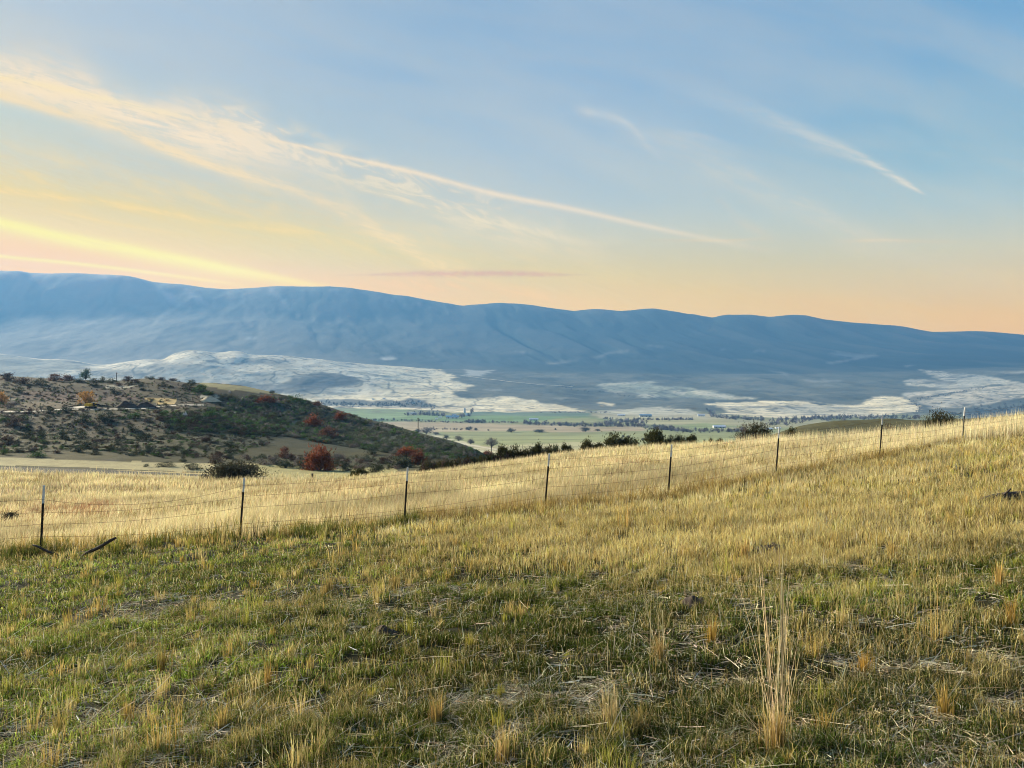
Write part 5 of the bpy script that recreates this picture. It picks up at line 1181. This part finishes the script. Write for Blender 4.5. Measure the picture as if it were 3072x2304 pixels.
# wire fence: one thing, posts and wires its parts ---------------------
HPX = [66.7, 61, 58, 55.5, 54, 47.7, 44, 36.5]; LEAN = [2.8, 4.2, 3.7, 4.7, 4.0, 4.3, 4.3, 4.0]
bases = [p.copy() for p in PW]
heights = [h / F * p[1] for h, p in zip(HPX, PW)]
for i, p in enumerate(bases): p[2] = min(p[2], float(ground_z(p[0], p[1])) + .05)
tops_z = [PW[i][2] + heights[i] for i in range(8)]
fence_root = empty("wire_fence", bases[3])
tag(fence_root, "barbed wire fence on leaning dark steel posts with white tips", "fence")
off = -bases[3]
posts = []
def post_pt(i, f):
    b = bases[i]; zt = tops_z[i]; z = PW[i][2] + (zt - PW[i][2]) * f
    return np.array([b[0] + math.tan(math.radians(LEAN[i])) * (z - b[2]), b[1], z])
for i in range(8):
    b0 = post_pt(i, 0); b0[2] = bases[i][2] - .12; b0[0] -= .12 * math.tan(math.radians(LEAN[i]))
    t0 = post_pt(i, 1); m0 = post_pt(i, .77 if i else .73)
    rng_rot = math.radians([20, -10, 15, 5, -15, 10, -5, 8][i])
    def seg(a, b, mb, s=1.0):
        d = (b - a); L = np.linalg.norm(d); d /= L
        u = np.cross(d, (0, -1, 0)); u /= np.linalg.norm(u); w = np.cross(d, u)
        cr, sr = math.cos(rng_rot), math.sin(rng_rot); u, w = u * cr + w * sr, w * cr - u * sr
        A = np.stack([u, w, d], 1)
        mb.box((a + b) / 2 + off, (.046 * s, .009 * s, L), A); mb.box((a + b) / 2 + off + A @ np.array([0, .022 * s, 0]), (.009 * s, .036 * s, L), A)
        return A, L
    mb = MB(); A, L = seg(b0, m0, mb)
    for q in np.arange(.15, L - .03, .055):   # studs along the face
        mb.box(b0 + (m0 - b0) * (q / L) + off - A @ np.array([0, .008, 0]), (.016, .012, .016), A)
    mb.box(b0 + (m0 - b0) * .06 + off, (.11, .006, .12), A)
    po = mb.build("post", M_post, fence_root); tp = MB(); seg(m0, t0, tp); tp.build("post_tip", M_tip, po)
    posts.append(po)
FR = [[.79, .60, .42, .24, .07], [.88, .70, .52, .25, .18], [.89, .74, .55, .27, .21], [.89, .73, .57, .40, .23], [.88, .73, .57, .42, .25], [.87, .70, .54, .38, .23], [.86, .68, .52, .36, .2], [.86, .68, .5, .35, .2]]
pre = PW[0] + (PW[0] - PW[1]) * np.array([1.2, 1.0, .6]); post_ = PW[7] + (PW[7] - PW[6]) * 1.3
wr = np.random.default_rng(3)
for wI in range(5):
    nodes = [np.array([pre[0], pre[1], pre[2] + heights[0] * (FR[0][wI] + .02)])] + [post_pt(i, FR[i][wI]) for i in range(8)] + [np.array([post_[0], post_[1], post_[2] + heights[7] * FR[7][wI]])]
    mb = MB(); pts = []
    for a, b in zip(nodes[:-1], nodes[1:]):
        sag = wr.uniform(.015, .05) + (.16 if (wI == 0 and a is nodes[1]) else 0) + (.07 if a is nodes[1] else 0)
        for t in np.linspace(0, 1, 17)[:-1]:
            q = a * (1 - t) + b * t; q = q + np.array([0, -.03, -4 * sag * t * (1 - t)]); pts.append(q + off)
    pts.append(nodes[-1] + off)
    mb.tube(pts, .0030, 4)
    for i in range(len(pts) - 1):
        for t in (0.5,):
            q = pts[i] * (1 - t) + pts[i + 1] * t; d = wr.normal(0, 1, 3); d /= np.linalg.norm(d)
            mb.tube([q - d * .012, q + d * .012], .0025, 3)
    mb.build("wire", M_wire, fence_root)

# broken branches by the first post ------------------------------------
def stick(p0, p1, d, rad, label, lift0, lift1):
    a = np.array([(p0[0] - 512) / F * d, d, 0.0]); b = np.array([(p1[0] - 512) / F * d, d - .1, 0.0])
    a[2] = -(p0[1] - HY) / F * d; b[2] = -(p1[1] - HY) / F * b[1]
    root = empty("fallen_branch", (a + b) / 2); o_ = -(a + b) / 2
    q = [a * (1 - t) + b * t + np.array([0, 0, .008 * math.sin(t * 9)]) + o_ for t in np.linspace(0, 1, 9)]
    MB().tube(q, [rad * x for x in (.7, .9, 1.1, 1, 1.15, .95, 1.0, .9, .6)], 7).build("limb", M_wood, root, True)
    mb = MB()
    for t in (2, 5, 6): mb.tube([q[t], q[t] + np.array([.05, -.03, .07])], [.012, .006], 5)
    mb.build("twig", M_wood, root)
    tag(root, label, "branch")
stick((33, 545), (64, 556.5), 15.6, .022, "dark broken branch lying left through the foot of the first fence post", 0, 0)
stick((82, 556), (118.5, 538), 15.4, .034, "thicker dark branch propped up right of the first fence post", 0, 0)
# dark bank, modelled as a log, and mole hills ----------------------------------------------
a = at(979, 504); b = at(1042, 497)
root = empty("log", (a + b) / 2); o_ = -(a + b) / 2
q = [a * (1 - t) + b * t + o_ + np.array([0, 0, .04 + .02 * math.sin(t * 4)]) for t in np.linspace(0, 1, 10)]
MB().tube(q, [.03, .06, .075, .08, .085, .082, .088, .092, .095, .09], 9).build("trunk", M_wood, root, True); mb = MB(); mb.tube([q[3], q[3] + np.array([.1, -.1, .16])], [.03, .012], 6); mb.build("branch_stub", M_wood, root)
tag(root, "dark bank modelled as a fallen log half hidden in dry grass near the right edge", "log")
def mound(name, p, w, d, h, mat, label, cat, seed, group=None, rocky=.12):
    r_ = np.random.default_rng(seed); n, m_ = 20, 28; vs = []
    for i in range(n + 1):
        rr = i / n
        for j in range(m_):
            t = 2 * math.pi * j / m_; x, y = rr * math.cos(t), rr * math.sin(t)
            z = (1 - rr ** 1.6) * (1 + rocky * 2 * float(fbm(np.array([x * 2 + seed]), np.array([y * 2]), .8, 3, seed)[0])) 
            vs.append((x * w / 2 * (1 + .12 * math.sin(3 * t + seed)), y * d / 2 * (1 + .1 * math.cos(2 * t + seed)), z * h - .12 * h))
    idx = np.arange((n + 1) * m_).reshape(n + 1, m_); nx = np.roll(idx, -1, 1)
    q_ = np.stack([idx[:-1], idx[1:], nx[1:], nx[:-1]], -1).reshape(-1, 4)
    o = mesh_obj(name, np.array(vs), q_, mat, smooth=True); o.location = tuple(p); tag(o, label, cat, group); return o
for i, (x, y, w, lb) in enumerate(((650, 519, 9, "small dark molehill in the dry grass below the fifth fence post"), (945, 489, 9, "dark earth lump upper left of the dark bank"), (772, 551, 44, "long low bank of dark earth in the turf right of centre"), (695, 606, 34, "clod of dark earth in the green turf right of centre"), (384, 633, 26, "dark hummock in the turf left of centre"), (552, 526, 7, "tiny dark molehill below the fourth fence post"))):
    p = at(x, y); k = p[1] / F
    mound("molehill", p, w * k, min(w * k, .35), max(.05, min(w * k * .3, .11)), M_dirt, lb, "molehill", 40 + i, "dark earth mounds in the pasture", .3)

# things on the scrub hill ----------------------------------------------
p = at(*c1([(1045, 478)])[0], 250); k = p[1] / F
mound("dirt_pile", p, 26 * k, 14 * k, 7.2 * k, M_dirt, "dark brown dirt pile right of the yellow excavator", "dirt pile", 1, "dug earth heaps on the hill terrace")
p = at(*c1([(1200, 476)])[0], 250); mound("dirt_pile", p, 25 * k, 12 * k, 6.2 * k, M_dirt, "lower grey dirt pile at the right end of the dark heaps", "dirt pile", 2, "dug earth heaps on the hill terrace")
p = at(*c1([(1740, 425)])[0], 250); mound("dirt_pile", p, 26 * k, 16 * k, 5.5 * k, M_sand, "pale sandy spoil heap on the terrace edge", "dirt pile", 3, "dug earth heaps on the hill terrace")
for i, (x, y, w, h, lb) in enumerate(((1530, 545, 55, 28, "large white boulder among dark scrub on the hill"), (1955, 522, 50, 12, "flat pale rock right of the white boulder"), (1900, 350, 30, 12, "small pale rock high on the right shoulder of the hill"), (2010, 405, 28, 10, "pale stone above the topmost red bush"))):
    p = at(*c1([(x, y)])[0], 150); kk = p[1] / F * .12056
    mound("boulder", p, w * kk, w * kk * .7, h * kk * 1.2, M_rock, lb, "boulder", 20 + i, "pale rocks on the scrub hill", .5)
# excavator
p = at(*c1([(770, 486)])[0], 200); k = p[1] / F
S_ = 19.0 * k / 9.0     # 9 units long in all
ex = empty("excavator", p, math.radians(-8)); ex.scale = (S_,) * 3
tag(ex, "yellow tracked excavator parked on the pale dirt road", "excavator")
for s_ in (-1, 1):
    mb = MB(); pr = [(-2.1, .25), (-1.9, .05), (1.9, .05), (2.1, .25), (2.1, .75), (1.8, .95), (-1.8, .95), (-2.1, .75)]
    n = len(mb.v); 
    for yy_ in (s_ * 1.25 - .3, s_ * 1.25 + .3):
        for (x, z) in pr: mb.v.append(np.array([x - 1, yy_, z]))
    for i in range(8): mb.q.append((i, (i + 1) % 8, 8 + (i + 1) % 8, 8 + i))
    for i in range(1, 7): mb.t.append((0, i + 1, i)); mb.t.append((8, 8 + i, 8 + i + 1))
    for x in np.arange(-1.8, 1.9, .3): mb.box((x - 1, s_ * 1.25, .98), (.08, .62, .06)); mb.box((x - 1, s_ * 1.25, .03), (.08, .62, .06))
    tr_ = mb.build("track", M_blk, ex)
    wm = MB()
    for x in (-1.6, -.8, 0, .8, 1.6): wm.tube([(x - 1, s_ * 1.57, .5), (x - 1, s_ * 1.62, .5)], .26, 10)
    wm.build("roller", M_drk, tr_)
MB().box((-1.7, 0, 1.75), (2.9, 2.4, 1.25)).box((-2.3, 0, 2.45), (1.6, 2.2, .2)).build("engine_house", M_yel, ex)
MB().box((-3.3, 0, 1.6), (.5, 2.3, .9)).build("counterweight", M_yel, ex)
cab = MB().box((.45, .55, 1.45), (1.4, 1.25, .7)).box((-.15, .55, 2.3), (.12, 1.2, 1.1)).box((1.05, .55, 2.3), (.1, 1.2, 1.05)).build("cab", M_yel, ex)
MB().box((.45, .55, 2.3), (1.05, 1.1, .95)).build("window", M_gls, cab); MB().box((.35, .45, 2.95), (2.0, 1.5, .16)).build("cab_roof", M_crm, cab)
boom = MB(); boom.tube([(0.6, -.3, 1.4), (2.0, -.3, 2.05), (3.4, -.3, 2.0), (4.6, -.3, 1.2)], [.28, .34, .3, .2], 6); boom.build("boom", M_blk, ex)
MB().tube([(4.6, -.3, 1.2), (5.2, -.3, .9), (4.9, -.3, .35)], [.18, .2, .16], 6).build("stick_arm", M_blk, ex)
mb = MB(); mb.box((4.9, -.3, .3), (.9, .9, .5)); mb.box((5.4, -.3, .12), (.3, .9, .1)); mb.build("bucket", M_blk, ex)

# roads ---------------------------------------------------------------------
def ribbon(name, pts, width, lift, mat, label, dmin, step=1.5):
    P = []
    for (x1, y1), (x2, y2) in zip(pts[:-1], pts[1:]):
        n = max(2, int(math.hypot(x2 - x1, y2 - y1) / step))
        for t in np.linspace(0, 1, n, endpoint=False): P.append(at(x1 + (x2 - x1) * t, y1 + (y2 - y1) * t, dmin))
    P.append(at(*pts[-1], dmin)); P = np.array(P)
    for c_ in range(2): P[:, c_] = np.convolve(np.pad(P[:, c_], 3, mode="edge"), np.ones(7) / 7, mode="valid")
    d = np.gradient(P, axis=0); nrm_ = np.stack([-d[:, 1], d[:, 0]], -1); nrm_ /= np.linalg.norm(nrm_, axis=1)[:, None] + 1e-9
    cols_ = []
    for s_ in (-1, -.33, .33, 1):
        q = P[:, :2] + nrm_ * width / 2 * s_; cols_.append(np.column_stack([q, ground_z(q[:, 0], q[:, 1]) + lift]))
    V_ = np.stack(cols_, 1); idx = np.arange(V_.shape[0] * 4).reshape(-1, 4)
    qd = np.concatenate([np.stack([idx[:-1, j], idx[:-1, j + 1], idx[1:, j + 1], idx[1:, j]], -1) for j in range(3)])
    o = mesh_obj(name, V_.reshape(-1, 3), qd, mat, smooth=True); o["kind"] = "structure"; o["label"] = label; return o
M_road = simple_mat("pale_gravel", (0.52, 0.47, 0.36), .95, 0, .15, .4); M_hwy = simple_mat("worn_asphalt", (0.30, 0.31, 0.31), .9, 0, .1, .05); M_trk = simple_mat("dusty_track", (0.50, 0.46, 0.34), .95, 0, .12, .1)
ribbon("dirt_road", c1([(-60, 512), (200, 515), (430, 500), (560, 492), (900, 492), (1200, 486), (1320, 470), (1500, 458), (1700, 458)]), 3.2, .10, M_road, "pale dirt road cut across the terrace of the scrub hill", 230, .8)
ribbon("dirt_road", c1([(600, 486), (660, 476), (725, 468)]), 5.0, .14, M_road, "short bright gravel apron left of the excavator", 230, .8)
ribbon("highway", c2([(760, 463), (1100, 472), (1450, 482), (1900, 492), (2400, 500)]) + c3([(300, 507), (700, 512), (1100, 512), (1300, 500)]), 14, 1.2, M_hwy, "valley highway running along the foot of the tan benches", 1500, 2)
ribbon("track", c2([(1480, 690), (1650, 722), (1800, 760), (1950, 790), (2212, 832)]), 6, .3, M_trk, "pale track running down past the leafless trees", 430, 1)
ribbon("bench_road", cD([(830, 588), (1000, 612), (1200, 635), (1400, 655), (1600, 665)]), 14, 2.0, M_trk, "thin pale road crossing the blue slope", 3000, 2)

# utility poles --------------------------------------------------------------
def pole(px, py, hpx, dmin, label, arm=True):
    p = at_hill(px, py, dmin) if px < 300 else at(px, py, dmin); h = hpx * p[1] / F
    root = empty("utility_pole", p); rad = max(.16, .45 * p[1] / F)
    MB().tube([(0, 0, -.5), (0, 0, h)], [rad, rad * .7], 8).build("pole", M_pole, root)
    MB().box((0, 0, h * .93), (h * .16, rad, rad)).build("crossarm", M_pole, root)
    tag(root, label, "utility pole", "utility poles")
pole(*c2([(1533, 690)])[0], 15.5, 300, "tall utility pole rising behind the right flank of the hill")
pole(*c2([(2140, 868)])[0], 12.5, 300, "utility pole beside the lone round leafless tree")
pole(*c1([(968, 262)])[0], 9, 330, "thin utility pole on the scrub hilltop right of the lone tree")
# short wood stake at the field edge
p = at(*c2([(657, 1062)])[0], 60); h = 4.6 * p[1] / F
o = MB().box((0, 0, h / 2 - .1), (.19, .17, h + .2)).box((0, -.02, h * .7), (.24, .06, .08)).build("stake", M_wood); o.location = tuple(p); tag(o, "short dark wooden stake at the edge of the straw field", "stake")

# farm buildings --------------------------------------------------------------
def building(px, py, wpx, hpx, label, wall=M_wht, roof=M_wht, depth=.45, rot=0, door=True, lean=False, name="farm_building", cat="building"):
    p = at(px, py, 1000); k = p[1] / F; w, h = wpx * k, hpx * k; d = max(w * depth, 7)
    root = empty(name, p - np.array([0, 0, .5]), math.radians(rot)); hw = h * .6
    MB().box((0, 0, hw / 2), (w, d, hw)).build("wall", wall, root)
    mb = MB(); e = .6; n = 0
    for z, y in ((hw - .05, -d / 2 - e), (h + .3, 0), (hw - .05, d / 2 + e)):
        for x in (-w / 2 - e, w / 2 + e): mb.v.append(np.array([x, y, z])); 
        for x in (-w / 2 - e, w / 2 + e): mb.v.append(np.array([x, y, z + .35]))
    for a_, b_ in ((0, 4), (4, 8)):
        mb.q += [(a_, a_ + 1, b_ + 1, b_), (a_ + 2, b_ + 2, b_ + 3, a_ + 3), (a_, b_, b_ + 2, a_ + 2), (a_ + 1, a_ + 3, b_ + 3, b_ + 1)]
    mb.q += [(0, 2, 3, 1), (8, 9, 11, 10)]
    mb.v += [np.array([s_ * (w / 2), y, z]) for s_ in (-1, 1) for y, z in ((-d / 2, hw), (d / 2, hw), (0, h + .2))]; mb.t += [(12, 14, 13), (15, 16, 17)]
    mb.build("roof", roof, root)
    if door:
        for t in (-.3, .05, .32): MB().box((w * t, -d / 2 - .06, hw * .36), (w * .1, .2, hw * .72)).build("door", M_drk, root)
    tag(root, label, cat, "farm buildings on the valley floor")
c2p = lambda x, y: c2([(x, y)])[0]; c3p = lambda x, y: c3([(x, y)])[0]
building(*c2p(1818, 566), 12.6, 2.8, "long white barn with dark doorways in the central farmyard", M_wht, M_blu)
building(*c2p(1832, 542), 4.4, 1.5, "small white shed behind the long white barn")
building(*c2p(1940, 545), 3.6, 2.2, "white farmhouse below the tall silo")
building(*c2p(1483, 533), 10, 1.8, "low white ranch house among grey trees left of the farmyard", M_wht, M_gry)
building(*c2p(1686, 575), 1.8, 1.4, "tiny white shed left of the long barn, lower one", door=False)
building(*c2p(1716, 562), 3.2, 1.0, "small white shed left of the long barn, upper one", door=False)
building(*c3p(556, 583), 8.8, 2.0, "open barn with bright metal roof above the tree belt", M_gry, M_wht)
building(*c3p(1280, 547), 7.4, 1.5, "white roofed shed left of the long blue roofed barn", M_gry, M_wht)
building(*c3p(1482, 552), 12, 2.4, "long blue roofed barn at the edge of the pale field", M_gry, M_blu)
building(*c3p(1944, 549), 7.2, 1.8, "white farm shed beside the tall grey trees on the right", M_wht, M_wht)
building(*c7([(1140, 590)])[0], 12, 2.6, "wide white roofed barn in the lower right tree belt", M_gry, M_wht)
building(*c7([(1800, 612)])[0], 7, 1.6, "pale building left of the sixth fence post tip", M_gry, M_wht)
building(*c7([(1920, 600)])[0], 5, 1.3, "small pale shed just behind the sixth fence post tip", M_wht, M_wht)
building(*c2p(1495, 442), 2.4, 1.2, "white house on the brushy knoll, left one", M_wht, M_gry, door=False)
building(*c2p(1545, 431), 2.0, 1.2, "white house on the brushy knoll, right one", M_wht, M_gry, door=False)
building(*c2p(1160, 411), 2.0, 1.0, "tiny white house on the slope above the wooded bank, left one", M_wht, M_gry, door=False)
building(*c2p(1250, 408), 2.6, 1.0, "tiny white house on the slope above the wooded bank, right one", M_wht, M_gry, door=False)
p = at(*c2p(1918, 522), 1000); k = p[1] / F; h = 5.2 * k
root = empty("silo", p); MB().tube([(0, 0, -1), (0, 0, h * .86)], 1.15 * k, 16).build("tower", M_conc, root); MB().tube([(0, 0, h * .86), (0, 0, h * .95), (0, 0, h)], [1.2 * k, .8 * k, .1], 16).build("dome", M_wht, root)
tag(root, "tall pale silo standing over the farmyard", "silo", "farm buildings on the valley floor")

# single tufts near the camera -------------------------------------------------
def tuft(px, py, hgt, n, spread_, label, tall_=0.0, colour=None, lean_=.15, seed=0, wl=.0034):
    rr = np.random.default_rng(seed + 300); p = at(px, py)
    r0 = np.abs(rr.normal(0, spread_ * .4, n)); th = rr.uniform(0, 6.28, n)
    q = np.stack([r0 * np.cos(th), r0 * np.sin(th), np.zeros(n)], -1)
    q[:, 2] = ground_z(q[:, 0] + p[0], q[:, 1] + p[1]) - p[2]
    col = hue(n, np.array(colour if colour is not None else (.52, .38, .14)), .18)
    h = hgt * rr.uniform(.45, 1.1, n)
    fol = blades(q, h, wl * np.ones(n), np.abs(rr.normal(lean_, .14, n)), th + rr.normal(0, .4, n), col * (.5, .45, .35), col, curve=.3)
    root = empty("grass_tuft", p); o = mesh_obj("blades", fol[0], fol[1], M_grass, col=fol[2], parent=root)
    if tall_:
        m_ = 30 if tall_ > .6 else 11; a = rr.uniform(0, 6.28, m_); q2 = np.stack([rr.normal(0, .028, m_), rr.normal(0, .03, m_), np.zeros(m_)], -1)
        c_ = hue(m_, np.array((.64, .53, .30)), .2); hh = tall_ * rr.uniform(.55, 1.08, m_)
        s_ = straws(q2, hh, .0032 * np.ones(m_), np.where(rr.uniform(0, 1, m_) < .4, math.pi + rr.normal(0, .4, m_), a), 1.53 - np.abs(rr.normal(0, 1, m_)) * np.where(rr.uniform(0, 1, m_) < .7, .05, .30), c_)
        lk = min(24, m_); l_ = straws(q2[:lk] + np.array([0, 0, .01]), rr.uniform(.3, .6, lk), .0034 * np.ones(lk), rr.normal(2.7, .5, lk), rr.uniform(.15, .8, lk), c_[:lk])
        s_ = join([s_, l_]); mesh_obj("stems", s_[0], s_[1], M_grass, col=s_[2], parent=root)
    tag(root, label, "grass tuft", "distinct grass tufts in the near pasture")
tuft(778, 752, .24, 150, .10, "tallest pale stalk clump in the lower right of the pasture", .92, (.52, .39, .14), seed=1)
tuft(660, 662, .22, 90, .07, "upright clump with long dry stems right of centre", .46, (.42, .30, .12), seed=2)
tuft(611, 731, .22, 110, .08, "straw clump with thin stems at the bottom right of centre", .42, (.50, .42, .2), seed=3)
for i, (x, y, h, lb, cl) in enumerate(((163, 672, .25, "tall brown tuft left of centre in the green turf", (.34, .27, .08)), (268, 690, .24, "ochre tuft right of the tall brown tuft", (.44, .31, .09)), (129, 724, .19, "yellow tuft at the lower left", (.50, .38, .12)), (60, 737, .2, "olive gold tuft nearest the lower left corner", (.40, .33, .1)), (222, 732, .17, "short gold tuft beside pale flattened straw", (.5, .38, .13)),
                           (329, 595, .3, "tall thin tuft below the third fence post", (.42, .34, .12)), (395, 592, .26, "dark based tuft right of the thin tuft", (.38, .29, .1)), (436, 725, .2, "gold tuft lower centre with a dark base", (.46, .34, .12)), (500, 700, .12, "stubby green gold tuft low in the centre", (.34, .33, .08)), (505, 762, .2, "bright straw tuft at the bottom edge centre", (.58, .45, .18)),
                           (893, 562, .32, "slim golden tuft in the upper right turf", (.60, .45, .16)), (1000, 590, .3, "golden tuft near the right edge, upper one", (.58, .42, .14)), (1012, 628, .26, "golden tuft near the right edge, lower one", (.56, .38, .1)), (745, 560, .3, "dense golden tuft beside the long earth bank", (.60, .44, .17)), (865, 676, .18, "small orange gold tuft in dark turf on the right", (.52, .34, .08)),
                           (712, 642, .2, "amber tuft right of the upright clump", (.52, .35, .09)), (470, 650, .16, "yellow green tuft in the centre turf", (.40, .36, .08)), (640, 735, .2, "broad straw gold tuft beside the tallest clump", (.46, .36, .13)), (945, 720, .2, "gold tuft in the dark turf at the lower right", (.46, .33, .1)), (968, 510, .33, "fine pale tuft below the dark bank", (.64, .5, .2)))):
    tuft(x, y, h, 75, .06, lb, colour=cl, seed=10 + i, wl=.0034 * (1 if y > 620 else 1.6))
